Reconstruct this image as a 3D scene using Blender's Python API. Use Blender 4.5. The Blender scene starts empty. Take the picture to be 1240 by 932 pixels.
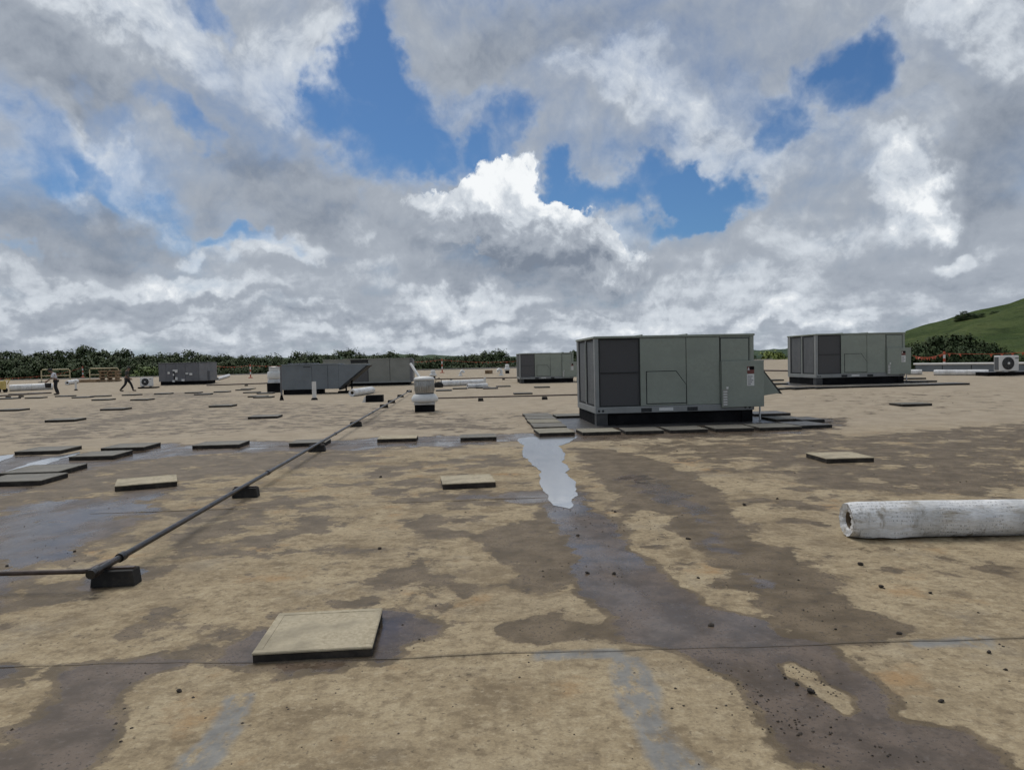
import bpy, bmesh, math, random
import numpy as np
from mathutils import Vector, Matrix
S = bpy.context.scene
C = S.collection
R = math.radians
PI = math.pi

# ---------------------------------------------------------------- camera
F_PX, HALF_W, HALF_H = 870.0, 620.0, 466.0      # focal length of the 1240 px wide photograph, and its centre
CAM_H = 1.55
ROLL = R(1.25)
PITCH = math.atan((466 - 437.5) / F_PX)
cd = bpy.data.cameras.new('camera'); cam = bpy.data.objects.new('camera', cd); C.objects.link(cam)
cd.sensor_width = 36.0; cd.lens = 36.0 * F_PX / 1240.0
cd.clip_start = 0.05; cd.clip_end = 12000
cam.location = (0, 0, CAM_H)
cam.rotation_mode = 'XYZ'
cam.rotation_euler = (Matrix.Rotation(PI/2 - PITCH, 4, 'X') @ Matrix.Rotation(-ROLL, 4, 'Z')).to_euler()
S.camera = cam

# ---------------------------------------------------------------- light and exposure
S.view_settings.view_transform = 'Standard'; S.view_settings.look = 'None'
S.view_settings.exposure = 0.0; S.view_settings.gamma = 1.0
S.view_settings.use_curve_mapping = False
S.cycles.use_adaptive_sampling = True; S.cycles.adaptive_threshold = 0.02; S.cycles.adaptive_min_samples = 16
S.cycles.use_denoising = True
S.cycles.max_bounces = 5; S.cycles.diffuse_bounces = 2; S.cycles.glossy_bounces = 3; S.cycles.transparent_max_bounces = 8
SUN_EL, SUN_AZ = R(58), R(-28)                  # azimuth from +Y towards +X: ahead of the camera, to the left
sl = bpy.data.lights.new('sun', 'SUN'); so = bpy.data.objects.new('sun', sl); C.objects.link(so)
sl.energy = 1.9; sl.angle = R(38); sl.color = (1.0, 0.95, 0.88)
sd = Vector((math.sin(SUN_AZ)*math.cos(SUN_EL), math.cos(SUN_AZ)*math.cos(SUN_EL), math.sin(SUN_EL)))
so.rotation_euler = sd.to_track_quat('Z', 'Y').to_euler()
so.location = (0, 0, 60)
SKY_STRENGTH = 0.1

# ---------------------------------------------------------------- pixel <-> world
def ray(px, py):
    u = (px - HALF_W) / F_PX; v = -(py - HALF_H) / F_PX
    c, s = math.cos(ROLL), math.sin(ROLL)
    a = u*c + v*s; b = -u*s + v*c
    cp, sp = math.cos(PITCH), math.sin(PITCH)
    return Vector((a, cp + b*sp, -sp + b*cp))
def ss(a, b, x):
    t = np.clip((x - a) / (b - a), 0, 1); return t*t*(3 - 2*t)
def roof_z(x, y):                               # the drainage falls of the big flat roof
    r = ss(5, 12, x) * ss(15, 28, y)
    z = 0.31*r + 0.014*np.maximum(0, y - 29)*ss(5, 12, x) + 0.024*np.maximum(0, y - 50)*(1 - ss(5, 12, x))
    return z
def at(px, py, dz=0.0):
    """the point of the roof (raised by dz) seen at a pixel of the photograph"""
    d = ray(px, py)
    lo, hi = 0.5, 400.0
    for _ in range(60):
        m = (lo + hi) / 2
        if CAM_H + d.z*m > float(roof_z(d.x*m, d.y*m)) + dz: lo = m
        else: hi = m
    return Vector((d.x*lo, d.y*lo, CAM_H + d.z*lo))
def at_y(px, py, Y):
    d = ray(px, py); return Vector((d.x*Y/d.y, Y, CAM_H + d.z*Y/d.y))
def gz(x, y): return float(roof_z(x, y))

# ---------------------------------------------------------------- node helpers
class NT:
    def __init__(s, nt): s.nt = nt
    def n(s, t, ins=None, **kw):
        nd = s.nt.nodes.new(t)
        for k, v in kw.items(): setattr(nd, k, v)
        for k, v in (ins or {}).items(): s.put(nd.inputs[k], v)
        return nd
    def put(s, sock, v):
        if isinstance(v, bpy.types.NodeSocket): s.nt.links.new(v, sock)
        elif v is not None: sock.default_value = v
    def m(s, op, a, b=None, c=None, clamp=False):
        nd = s.nt.nodes.new('ShaderNodeMath'); nd.operation = op; nd.use_clamp = clamp
        for i, v in enumerate((a, b, c)):
            if v is not None: s.put(nd.inputs[i], v)
        return nd.outputs[0]
    def vm(s, op, a, b=None, out=0):
        nd = s.nt.nodes.new('ShaderNodeVectorMath'); nd.operation = op
        s.put(nd.inputs[0], a)
        if b is not None: s.put(nd.inputs[3 if op == 'SCALE' else 1], b)
        return nd.outputs[out]
    def sstep(s, x, a, b, lo=0.0, hi=1.0):
        nd = s.nt.nodes.new('ShaderNodeMapRange'); nd.interpolation_type = 'SMOOTHSTEP'
        for k, v in ((0, x), (1, a), (2, b), (3, lo), (4, hi)): s.put(nd.inputs[k], v)
        return nd.outputs[0]
    def lin(s, x, a, b, lo=0.0, hi=1.0):
        nd = s.nt.nodes.new('ShaderNodeMapRange')
        for k, v in ((0, x), (1, a), (2, b), (3, lo), (4, hi)): s.put(nd.inputs[k], v)
        return nd.outputs[0]
    def noise(s, vec, scale, detail=4, rough=0.55, lac=2.0, dist=0.0, out=0, dim='3D'):
        nd = s.nt.nodes.new('ShaderNodeTexNoise'); nd.noise_dimensions = dim
        if vec is not None: s.put(nd.inputs['Vector'], vec)
        s.put(nd.inputs['Scale'], scale); s.put(nd.inputs['Detail'], detail); s.put(nd.inputs['Roughness'], rough)
        s.put(nd.inputs['Lacunarity'], lac); s.put(nd.inputs['Distortion'], dist)
        return nd.outputs[out]
    def mix(s, f, a, b, mode='MIX'):
        nd = s.nt.nodes.new('ShaderNodeMix'); nd.data_type = 'RGBA'; nd.blend_type = mode; nd.clamp_factor = True
        s.put(nd.inputs[0], f); s.put(nd.inputs[6], col(a)); s.put(nd.inputs[7], col(b))
        return nd.outputs[2]
    def attr(s, name):
        nd = s.nt.nodes.new('ShaderNodeAttribute'); nd.attribute_name = name; return nd.outputs['Fac']
    def ramp(s, x, stops):
        nd = s.nt.nodes.new('ShaderNodeValToRGB'); e = nd.color_ramp.elements
        while len(e) < len(stops): e.new(0.5)
        for k, (p, c) in enumerate(stops): e[k].position = p; e[k].color = col(c)
        s.put(nd.inputs[0], x); return nd.outputs[0]
def col(c):
    if isinstance(c, (tuple, list)) and len(c) == 3: return (*c, 1.0)
    return c
def srgb(r, g, b):
    f = lambda v: (v/255/12.92) if v/255 <= 0.04045 else ((v/255 + 0.055)/1.055)**2.4
    return (f(r), f(g), f(b), 1.0)
# ---------------------------------------------------------------- the sky: Nishita air with broken cloud over it
W = bpy.data.worlds.new('World'); S.world = W; W.use_nodes = True
W.node_tree.nodes.clear()
w = NT(W.node_tree)
sky = w.n('ShaderNodeTexSky', sky_type='NISHITA'); sky.sun_disc = False
sky.sun_elevation = SUN_EL; sky.sun_rotation = SUN_AZ
sky.air_density = 1.0; sky.dust_density = 0.6; sky.ozone_density = 1.6; sky.altitude = 200
dirn = w.n('ShaderNodeTexCoord').outputs['Generated']
sep = w.n('ShaderNodeSeparateXYZ', {0: dirn})
dx, dy, dz_ = sep.outputs
az = w.m('ARCTAN2', dx, dy); el = w.m('ARCSINE', dz_)
zc = w.m('MAXIMUM', dz_, 0.0)
den = w.m('ADD', zc, 0.16)
plane = w.n('ShaderNodeCombineXYZ', {0: w.m('DIVIDE', dx, den), 1: w.m('DIVIDE', dy, den)}).outputs[0]
flat = w.n('ShaderNodeCombineXYZ', {0: az, 1: el}).outputs[0]
# organic edges: the map of the sky is stirred by noise before the cloud groups are laid on it
rotm = w.vm('DOT_PRODUCT', flat, (0.82, 0.57, 0), out=1)
flr = w.n('ShaderNodeCombineXYZ', {0: rotm, 1: w.vm('DOT_PRODUCT', flat, (-0.57, 0.82, 0), out=1)}).outputs[0]
wn = w.noise(flr, 5.0, 5, 0.55, out=1, dim='2D')
warp = w.vm('SCALE', w.vm('SUBTRACT', wn, (0.5, 0.5, 0.5)), 0.20)
wn2 = w.noise(flr, 24.0, 5, 0.62, out=1, dim='2D')
warp2 = w.vm('SCALE', w.vm('SUBTRACT', wn2, (0.5, 0.5, 0.5)), 0.036)
q = w.vm('MULTIPLY', w.vm('ADD', w.vm('ADD', flat, warp), warp2), (1, 1, 0))
def groups(lst, vec):
    """sum of soft elliptical groups: (px, py, half width, half height, slant in degrees, weight)"""
    tot = None
    for (px, py, rx, ry, rot, wt) in lst:
        d = ray(px, py).normalized(); a0, e0 = math.atan2(d.x, d.y), math.asin(d.z)
        c_, s_ = math.cos(R(rot)), math.sin(R(rot)); ax, ay = F_PX/rx, F_PX/ry
        A = (c_*ax, s_*ax, 0); B = (-s_*ay, c_*ay, 0)
        u = w.m('SUBTRACT', w.vm('DOT_PRODUCT', vec, A, out=1), a0*A[0] + e0*A[1])
        u = w.m('MULTIPLY', u, u)
        v = w.m('SUBTRACT', w.vm('DOT_PRODUCT', vec, B, out=1), a0*B[0] + e0*B[1])
        r2 = w.m('MULTIPLY_ADD', v, v, u)
        v = w.sstep(r2, 1.0, 0.0, 0.0, wt)
        tot = v if tot is None else w.m('ADD', tot, v)
    return tot
HOLES = [ # blue gaps
 (455, 150, 75, 105, 12, 1.0), (520, 185, 75, 50, -10, .8), (585, 165, 60, 38, 20, .8), (430, 70, 45, 60, 20, .75),
 (700, 225, 70, 34, -12, .95), (795, 225, 60, 34, 0, .7), (860, 240, 75, 42, -8, 1.0), (560, 120, 70, 30, 0, .55),
 (1048, 108, 52, 46, -20, .8), (945, 140, 46, 28, 35, .5), (985, 85, 60, 26, 10, .5), (1105, 165, 45, 20, -15, .4),
 (192, 142, 50, 26, -20, .62), (25, 185, 50, 44, -30, .42), (215, 250, 45, 28, -15, .3), (300, 287, 45, 15, -8, .5), (100, 135, 40, 26, 0, .4),
 (240, 275, 70, 14, -8, .25), (290, 12, 30, 22, -40, .55), (835, 275, 55, 16, 5, .6), (100, 210, 60, 18, -30, .35), (415, 20, 40, 40, 10, .4), (20, 320, 60, 8, 0, .4)]
BANKS = [ # solid cloud
 (610, 285, 190, 85, -4, .7), (330, 235, 180, 70, -20, .6), (120, 70, 170, 80, 10, .6), (90, 285, 150, 60, 5, .5), (780, 130, 160, 60, -10, .45),
 (1150, 180, 110, 70, 0, .6), (1050, 280, 200, 80, 0, .6), (850, 330, 200, 60, 0, .5), (640, 40, 260, 50, 0, .55), (1000, 30, 240, 45, 0, .6),
 (330, 60, 70, 55, 20, .3), (900, 180, 110, 45, -15, .4), (300, 350, 300, 40, 0, .6), (620, 390, 700, 40, 0, .7)]
BRIGHT = [
 (175, 35, 120, 60, 0, .34), (365, 75, 70, 60, 25, .22), (740, 105, 95, 45, -12, .30), (860, 165, 110, 50, -20, .26), (1190, 35, 80, 40, -20, .25),
 (240, 352, 85, 26, -8, .42), (60, 345, 120, 16, 0, .22), (130, 200, 120, 22, -32, .22), (560, 372, 90, 26, -8, .34), (435, 270, 40, 20, 0, .2), (1090, 225, 75, 35, -25, .42), (1130, 250, 55, 28, 30, .30),
 (1185, 290, 35, 14, 25, .3), (980, 285, 90, 35, 0, .16), (870, 350, 160, 36, 4, .2), (730, 290, 50, 40, -40, .24), (640, 240, 70, 30, -30, .2), (330, 300, 60, 20, 0, .25), (300, 393, 260, 10, 0, .16),
 (740, 385, 160, 14, 0, .2), (960, 390, 120, 18, 4, .22), (1040, 365, 150, 14, 5, .1), (450, 330, 60, 24, 0, .12), (60, 225, 55, 18, -35, .3), (240, 300, 30, 18, 0, .3), (600, 410, 700, 14, 0, .18)]
DARK = [
 (650, 325, 180, 48, -4, .22), (560, 290, 90, 36, 0, .10), (1195, 160, 70, 80, 0, .26), (90, 275, 150, 50, 6, .24), (290, 160, 120, 60, -15, .16), (350, 235, 150, 60, -20, .16), (640, 50, 230, 46, 0, .16),
 (60, 90, 110, 50, 0, .12), (900, 60, 170, 40, 0, .08), (150, 385, 200, 20, 0, .12), (470, 400, 200, 14, 0, .14), (1120, 330, 120, 40, 0, .08), (1180, 260, 60, 30, 10, .12), (90, 120, 90, 30, 0, .12), (380, 320, 60, 20, 0, .1)]
stir = w.vm('ADD', plane, w.vm('ADD', w.vm('SCALE', warp, 1.6), w.vm('SCALE', warp2, 1.5)))
n1 = w.noise(stir, 1.15, 7, 0.50, dim='2D')
n1b = w.noise(w.vm('ADD', stir, (sd.x*0.16, sd.y*0.16 + 0.05, 0.0)), 1.15, 5, 0.50, dim='2D')
fw = w.vm('ADD', flr, w.vm('SCALE', warp, 0.35))
n2 = w.noise(fw, 15.0, 8, 0.62, dim='2D')
n2b = w.noise(w.vm('ADD', fw, (0.0045, 0.011, 0.0)), 15.0, 6, 0.62, dim='2D')
n3 = w.noise(w.vm('ADD', w.vm('MULTIPLY', flat, (1, 2.3, 1)), w.vm('SCALE', warp2, 0.8)), 19.0, 7, 0.60, dim='2D')   # layered far cloud
hz = w.sstep(el, 0.15, 0.02)
cov = w.m('ADD', w.m('MULTIPLY', w.m('SUBTRACT', n1, 0.5), 1.1), 0.62)
cov = w.m('ADD', cov, w.m('MULTIPLY', w.m('SUBTRACT', n2, 0.5), 0.62))
cov = w.m('ADD', cov, w.m('MULTIPLY', hz, 0.25))
cov = w.m('ADD', cov, w.m('MULTIPLY', w.sstep(el, 0.44, 0.60), 0.24))
cov = w.m('ADD', cov, w.m('MULTIPLY', groups(BANKS, q), 0.40))
cov = w.m('SUBTRACT', cov, w.m('MULTIPLY', w.m('MINIMUM', groups(HOLES, q), 1.1), 0.74))
alpha = w.sstep(cov, -0.08, 0.90)
puff = groups(BRIGHT, q)
lum = w.m('ADD', 0.445, w.m('MULTIPLY', w.m('SUBTRACT', n1, n1b), 0.50))
rel = w.m('SUBTRACT', n2, n2b)
lum = w.m('ADD', lum, w.m('MULTIPLY', rel, w.m('ADD', w.m('MULTIPLY', puff, 1.3), 0.32)))
lum = w.m('ADD', lum, w.m('MULTIPLY', w.m('MULTIPLY', w.m('SUBTRACT', n3, 0.5), 0.75), hz))
lum = w.m('ADD', lum, w.m('MULTIPLY', w.m('SUBTRACT', n2, 0.5), w.m('ADD', w.m('MULTIPLY', puff, 0.8), 0.10)))
lum = w.m('ADD', lum, w.m('MULTIPLY', puff, 0.80))
lum = w.m('SUBTRACT', lum, w.m('MULTIPLY', groups(DARK, q), 0.85))
lum = w.m('ADD', lum, w.m('MULTIPLY', hz, 0.04))
lum = w.m('ADD', lum, w.sstep(alpha, 1.0, 0.5, 0.0, 0.10))
# heaped cloud with crisp sunlit heads
qc = w.vm('MULTIPLY', w.vm('ADD', flat, w.vm('ADD', w.vm('SCALE', warp, 0.55), warp2)), (1, 1, 0))
HEAPS = [(608, 222, 84, 50, 0, 1.0), (555, 248, 70, 34, 10, .8), (668, 262, 70, 40, -30, .9), (620, 285, 150, 62, 0, .9), (735, 312, 95, 46, -30, .8), (508, 252, 46, 26, 0, .7)]
hp = groups(HEAPS, qc)
hpn = w.m('ADD', hp, w.m('MULTIPLY', w.m('SUBTRACT', n2, 0.5), 1.5))
ha = w.sstep(hpn, 0.38, 0.66)
HLIT = [(606, 200, 95, 50, 0, .46), (552, 232, 66, 26, 10, .22), (676, 236, 60, 28, -38, .36), (745, 285, 70, 30, -38, .20), (508, 244, 46, 22, 0, .24), (640, 300, 150, 50, 0, -.12)]
hl = w.m('ADD', w.m('ADD', w.m('SUBTRACT', w.m('MULTIPLY', lum, 0.55), -0.20), groups(HLIT, qc)), w.m('MULTIPLY', w.m('SUBTRACT', n2, n2b), 0.95))
lum = w.n('ShaderNodeMix', {0: ha, 2: lum, 3: hl}, data_type='FLOAT').outputs[0]
alpha = w.m('MAXIMUM', alpha, ha)
lum = w.m('MINIMUM', w.m('MAXIMUM', lum, 0.0), 1.0)
k = 1.0 / SKY_STRENGTH
def kc(r, g, b):
    c_ = srgb(r, g, b); return (c_[0]*k, c_[1]*k, c_[2]*k, 1)
c1 = w.mix(w.sstep(lum, 0.08, 0.46), kc(124, 134, 149), kc(164, 172, 183))
c2 = w.mix(w.sstep(lum, 0.42, 0.72), c1, kc(206, 213, 221))
cloud = w.mix(w.sstep(lum, 0.68, 1.0), c2, kc(246, 249, 251))
air = w.mix(1.0, sky.outputs[0], (0.34, 0.52, 0.70), 'MULTIPLY')
skyc = w.mix(alpha, air, cloud)
below = w.sstep(el, -0.005, -0.05)
skyc = w.mix(below, skyc, kc(90, 95, 85))
bg = w.n('ShaderNodeBackground', {'Color': skyc, 'Strength': SKY_STRENGTH})
out = w.n('ShaderNodeOutputWorld', {'Surface': bg.outputs[0]})
W.cycles.sampling_method = 'MANUAL'; W.cycles.sample_map_resolution = 512
# ---------------------------------------------------------------- tagging and mesh helpers
def tag(o, label=None, cat=None, group=None, kind=None):
    for k_, v_ in (('label', label), ('category', cat), ('group', group), ('kind', kind)):
        if v_: o[k_] = v_
    return o
def thing(name, loc, rz=0.0, label=None, cat=None, group=None):
    o = bpy.data.objects.new(name, None); C.objects.link(o)
    o.empty_display_size = 0.2
    o.location = loc; o.rotation_euler = (0, 0, rz)
    return tag(o, label, cat, group)
def kids(o): return [c for c in bpy.data.objects if c.parent is o]
def copy_tree(o, parent=None, skip=()):
    c = o.copy(); C.objects.link(c); c.parent = parent
    for ch in TREE.get(o.name, []):
        if ch.split('.')[0] not in skip: copy_tree(bpy.data.objects[ch], c, skip)
    return c
TREE = {}
class MB:
    """collects shapes into ONE mesh"""
    def __init__(s): s.v = []; s.f = []; s.sm = []
    def add(s, vs, fs, smooth=False):
        o = len(s.v); s.v += [tuple(p) for p in vs]; s.f += [tuple(i + o for i in f) for f in fs]; s.sm += [smooth]*len(fs); return s
    def box(s, x0, y0, z0, x1, y1, z1):
        return s.add([(x0,y0,z0),(x1,y0,z0),(x1,y1,z0),(x0,y1,z0),(x0,y0,z1),(x1,y0,z1),(x1,y1,z1),(x0,y1,z1)],
                     [(0,3,2,1),(4,5,6,7),(0,1,5,4),(1,2,6,5),(2,3,7,6),(3,0,4,7)])
    def prism(s, pts, axis, a, b):
        """polygon pts (2-D) pushed along an axis from a to b"""
        n = len(pts)
        def P(p, h): return {'x': (h, p[0], p[1]), 'y': (p[0], h, p[1]), 'z': (p[0], p[1], h)}[axis]
        vs = [P(p, a) for p in pts] + [P(p, b) for p in pts]
        fs = [tuple(range(n-1, -1, -1)), tuple(range(n, 2*n))] + [(i, (i+1) % n, n + (i+1) % n, n + i) for i in range(n)]
        return s.add(vs, fs)
    def lathe(s, prof, seg=24, center=(0, 0), caps=True, smooth=True):
        o = []; n = len(prof)
        for k_ in range(seg):
            a = 2*PI*k_/seg
            for (r, z) in prof: o.append((center[0] + r*math.cos(a), center[1] + r*math.sin(a), z))
        fs = [(k_*n+i, ((k_+1) % seg)*n+i, ((k_+1) % seg)*n+i+1, k_*n+i+1) for k_ in range(seg) for i in range(n-1)]
        s.add(o, fs, smooth)
        if caps:
            for i in (0, n-1):
                if prof[i][0] > 1e-4:
                    ring = [(center[0] + prof[i][0]*math.cos(2*PI*k_/seg), center[1] + prof[i][0]*math.sin(2*PI*k_/seg), prof[i][1]) for k_ in range(seg)]
                    s.add(ring, [tuple(range(seg)) if i else tuple(range(seg-1, -1, -1))])
        return s
    def tube(s, pts, r, seg=10, caps=True, smooth=True):
        pts = [Vector(p) for p in pts]; n = len(pts); rings = []
        rr = r if isinstance(r, (list, tuple)) else [r]*n
        up = Vector((0, 0, 1))
        for i, p in enumerate(pts):
            t = (pts[min(i+1, n-1)] - pts[max(i-1, 0)]).normalized()
            a = t.cross(up if abs(t.z) < 0.95 else Vector((1, 0, 0))).normalized(); b = a.cross(t).normalized()
            rings += [p + (a*math.cos(2*PI*k_/seg) + b*math.sin(2*PI*k_/seg))*rr[i] for k_ in range(seg)]
        fs = [(i*seg+k_, i*seg+(k_+1) % seg, (i+1)*seg+(k_+1) % seg, (i+1)*seg+k_) for i in range(n-1) for k_ in range(seg)]
        s.add(rings, fs, smooth)
        if caps:
            s.add(rings[:seg], [tuple(range(seg-1, -1, -1))]); s.add(rings[-seg:], [tuple(range(seg))])
        return s
    def xf(s, M): s.v = [tuple(M @ Vector(p)) for p in s.v]; return s
    def mesh(s, name):
        me = bpy.data.meshes.new(name); me.from_pydata(s.v, [], s.f); me.update()
        me.polygons.foreach_set('use_smooth', s.sm)
        bm = bmesh.new(); bm.from_mesh(me); bmesh.ops.recalc_face_normals(bm, faces=bm.faces); bm.to_mesh(me); bm.free()
        return me
    def build(s, name, mat, parent=None, bevel=0, loc=(0, 0, 0), rz=0, seg=2):
        o = bpy.data.objects.new(name, s.mesh(name)); C.objects.link(o); o.data.materials.append(mat)
        o.location = loc; o.rotation_euler = (0, 0, rz)
        if parent is not None:
            o.parent = parent; TREE.setdefault(parent.name, []).append(o.name)
        if bevel:
            b = o.modifiers.new('bevel', 'BEVEL'); b.width = bevel; b.segments = seg; b.limit_method = 'ANGLE'; b.angle_limit = R(40)
        return o
BA = R(4.3)                                     # the building's own grid is turned a little to the left
UX = Vector((math.cos(BA), math.sin(BA), 0)); UY = Vector((-math.sin(BA), math.cos(BA), 0))
rng = random.Random(7)

def material(name):
    m = bpy.data.materials.new(name); m.use_nodes = True; m.node_tree.nodes.clear()
    t = NT(m.node_tree)
    b = t.n('ShaderNodeBsdfPrincipled'); t.n('ShaderNodeOutputMaterial', {'Surface': b.outputs[0]})
    return m, t, b
def simple(name, c, rough=0.6, metal=0.0, var=0.12, scale=6.0, dirt=0.0, bump=0.0, bscale=80.0, spec=0.5, dirtc=(0.10, 0.085, 0.065)):
    """a worn surface: colour that drifts, some grime, a little relief"""
    m, t, b = material(name)
    pos = t.n('ShaderNodeTexCoord').outputs['Object']
    n = t.noise(pos, scale, 6, 0.6); f = t.noise(pos, scale*9, 4, 0.6)
    lo = tuple(x*(1 - var*1.6) for x in c); hi = tuple(min(1, x*(1 + var)) for x in c)
    cc = t.mix(t.sstep(n, 0.3, 0.7), lo, hi)
    if dirt:
        dm = t.m('MULTIPLY', t.sstep(t.m('ADD', n, t.m('MULTIPLY', t.m('SUBTRACT', f, 0.5), 0.5)), 0.48, 0.72), dirt)
        cc = t.mix(dm, cc, dirtc)
    t.put(b.inputs['Base Color'], cc)
    t.put(b.inputs['Roughness'], t.lin(f, 0.3, 0.7, max(0.02, rough - 0.08), min(1, rough + 0.08)))
    b.inputs['Metallic'].default_value = metal
    b.inputs['Specular IOR Level'].default_value = spec
    if bump:
        bn = t.n('ShaderNodeBump', {'Height': t.noise(pos, bscale, 4, 0.6), 'Strength': bump, 'Distance': 0.004})
        t.put(b.inputs['Normal'], bn.outputs[0])
    return m

# ---------------------------------------------------------------- where rain lies on the roof (traced in the photograph, laid on the roof plane)
WET = [  # thin sheet of water, level 1
 [(655,606),(700,604),(718,618),(736,625),(747,641),(755,658),(779,677),(798,696),(823,712),(851,732),(884,743),(905,750),(930,756),(955,768),(1002,778),(1000,790),(1020,806),(1050,829),(1072,848),(1088,868),(1130,876),(1166,882),(1182,894),(1205,913),(1222,940),(1014,940),(1004,923),(959,919),(950,900),(930,868),(917,852),(908,829),(869,810),(840,798),(815,786),(757,776),(745,749),(735,737),(714,726),(695,712),(700,690),(690,660),(684,645),(668,628)],
 [(0,612),(70,604),(130,600),(146,592),(225,585),(236,588),(205,605),(165,640),(120,668),(70,690),(45,705),(20,728),(-30,760),(-60,650)],
 [(-60,552),(85,551),(200,537),(235,540),(300,534),(370,536),(460,530),(560,527),(640,525),(705,525),(760,528),(820,527),(830,529),(700,534),(640,533),(600,536),(560,540),(480,541),(430,545),(300,547),(230,551),(150,558),(100,570),(60,585),(0,602),(-60,612)],
 [(336,742),(300,764),(262,800),(285,804),(312,808),(330,800),(330,760)],
 [(450,740),(480,742),(510,748),(535,757),(528,770),(500,775),(478,788),(450,800),(440,780)],
 [(310,800),(450,792),(420,808),(380,812),(350,818),(330,814)],
 [(-40,808),(52,806),(113,802),(219,802),(201,810),(178,817),(152,836),(147,851),(137,864),(132,892),(116,908),(103,940),(-60,940),(-40,915),(28,900),(20,882),(54,866),(56,848),(77,825),(62,817),(16,817),(23,828),(-40,832)],
 [(540,603),(620,597),(665,592),(700,590),(712,606),(660,609),(610,606)],
 [(690,522),(720,512),(912,508),(1010,506),(1012,516),(960,524),(900,528),(800,531),(700,532)],
 [(120,693),(105,700),(96,708),(112,712),(150,706),(170,700),(178,690)],
]
DAMP = [  # soaked but not shining: (polygon, level); below 0.75 the edge noise breaks it up
 ([(594,640),(640,628),(672,622),(690,648),(720,660),(720,720),(690,712),(640,716),(625,702),(620,686),(605,676),(585,668),(556,655),(575,648)], 1),
 ([(606,748),(640,744),(675,745),(682,756),(676,768),(690,772),(660,780),(635,778),(615,772),(600,762)], 1),
 ([(683,757),(720,752),(750,756),(770,780),(700,778),(684,770)], 1),
 ([(400,736),(430,720),(470,712),(520,700),(560,685),(578,690),(550,705),(500,722),(460,735),(430,739)], .72),
 ([(470,628),(520,624),(560,640),(600,650),(590,664),(540,652),(490,645)], .85),
 ([(690,540),(740,544),(790,554),(840,573),(872,598),(903,633),(942,660),(987,690),(1032,717),(1072,740),(1092,757),(1075,769),(1040,780),(1000,792),(950,772),(930,756),(905,738),(898,715),(892,700),(862,682),(834,663),(815,641),(785,616),(745,598),(715,575)], 1),
 ([(858,688),(889,700),(905,720),(900,738),(880,738),(850,720)], .62),
 ([(1000,790),(1020,788),(1050,792),(1062,800),(1050,812),(1062,822),(1055,836),(1040,830),(1015,806)], .85),
 ([(905,545),(980,532),(1080,522),(1300,506),(1300,590),(1180,604),(1090,604),(1010,600),(960,602),(925,582),(890,562)], .60),
 ([(740,536),(1000,522),(1060,530),(930,560),(860,575)], .58),
 ([(220,600),(330,585),(430,600),(420,640),(300,700),(200,690),(160,650)], .50),
 ([(-40,700),(40,700),(100,690),(140,705),(110,730),(40,760),(-40,790)], .55),
 ([(150,760),(300,750),(330,770),(240,800),(100,802)], .55),
 ([(20,560),(150,552),(460,542),(460,560),(300,576),(220,584),(120,600),(0,625),(-60,640),(-60,600)], .68),
 ([(420,560),(640,545),(660,570),(540,572),(620,592),(640,610),(480,625),(410,600)], .47),
 ([(480,592),(600,592),(640,600),(650,616),(560,622),(500,612)], .58),
 ([(10,538),(60,525),(120,508),(180,499),(250,493),(225,501),(150,511),(105,526),(60,537)], .95),
 ([(-60,505),(180,480),(480,490),(640,505),(640,520),(300,525),(-60,545)], .40),
 ([(370,502),(480,508),(600,512),(640,520),(560,522),(420,518)], .62),
 ([(130,476),(260,474),(320,480),(180,484)], .5),
 ([(580,500),(690,495),(690,505),(600,510)], .45),
 ([(950,478),(1240,470),(1240,500),(1000,510)], .26),
 ([(880,600),(1240,595),(1240,610),(1000,620),(960,680)], .45),
 ([(660,620),(740,600),(790,620),(760,634),(700,632)], .55),
 ([(1040,660),(1060,700),(1240,700),(1240,650)], .36),
 ([(520,640),(560,690),(620,730),(560,760),(420,760),(380,700)], .43),
]
DAMP += [([(0,500+20*0+0),(1,500),(1,501)], .0)]
BLUE = [[(738,793),(782,795),(794,830),(812,870),(842,905),(876,940),(792,940),(766,890),(744,845)],
 [(270,840),(308,838),(302,870),(282,900),(245,940),(200,940),(230,900),(262,870)],
 [(1085,776),(1200,770),(1195,781),(1100,784)], [(640,788),(760,785),(760,797),(650,799)]]
SEAMS = [[(-60,811),(0,808.4),(124,803.5),(250,803),(304,802),(447,799),(560,793),(692,789),(840,785.5),(995,780.6),(1114,775.8),(1240,772.6),(1300,770.5)]]
def to_world(poly): return np.array([[*at(p[0], p[1])[:2]] for p in poly])
def sdf(pts, poly):
    """signed distance to a polygon, positive inside"""
    d = np.full(len(pts), 1e9); ins = np.zeros(len(pts), bool); n = len(poly)
    for i in range(n):
        a = poly[i]; b = poly[(i+1) % n]; ab = b - a
        t = np.clip(((pts - a) @ ab) / (ab @ ab + 1e-9), 0, 1)
        q_ = a + t[:, None]*ab; d = np.minimum(d, np.hypot(*(pts - q_).T))
        c_ = (a[1] > pts[:, 1]) != (b[1] > pts[:, 1])
        with np.errstate(divide='ignore', invalid='ignore'):
            xi = a[0] + (pts[:, 1] - a[1])*ab[0]/(ab[1] if abs(ab[1]) > 1e-9 else 1e-9)
        ins ^= c_ & (pts[:, 0] < xi)
    return np.where(ins, d, -d)
def linedist(pts, line):
    d = np.full(len(pts), 1e9)
    for i in range(len(line) - 1):
        a = line[i]; ab = line[i+1] - a
        t = np.clip(((pts - a) @ ab) / (ab @ ab), 0, 1)
        d = np.minimum(d, np.hypot(*(pts - a - t[:, None]*ab).T))
    return d
WETLEV = {1: .66}
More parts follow.
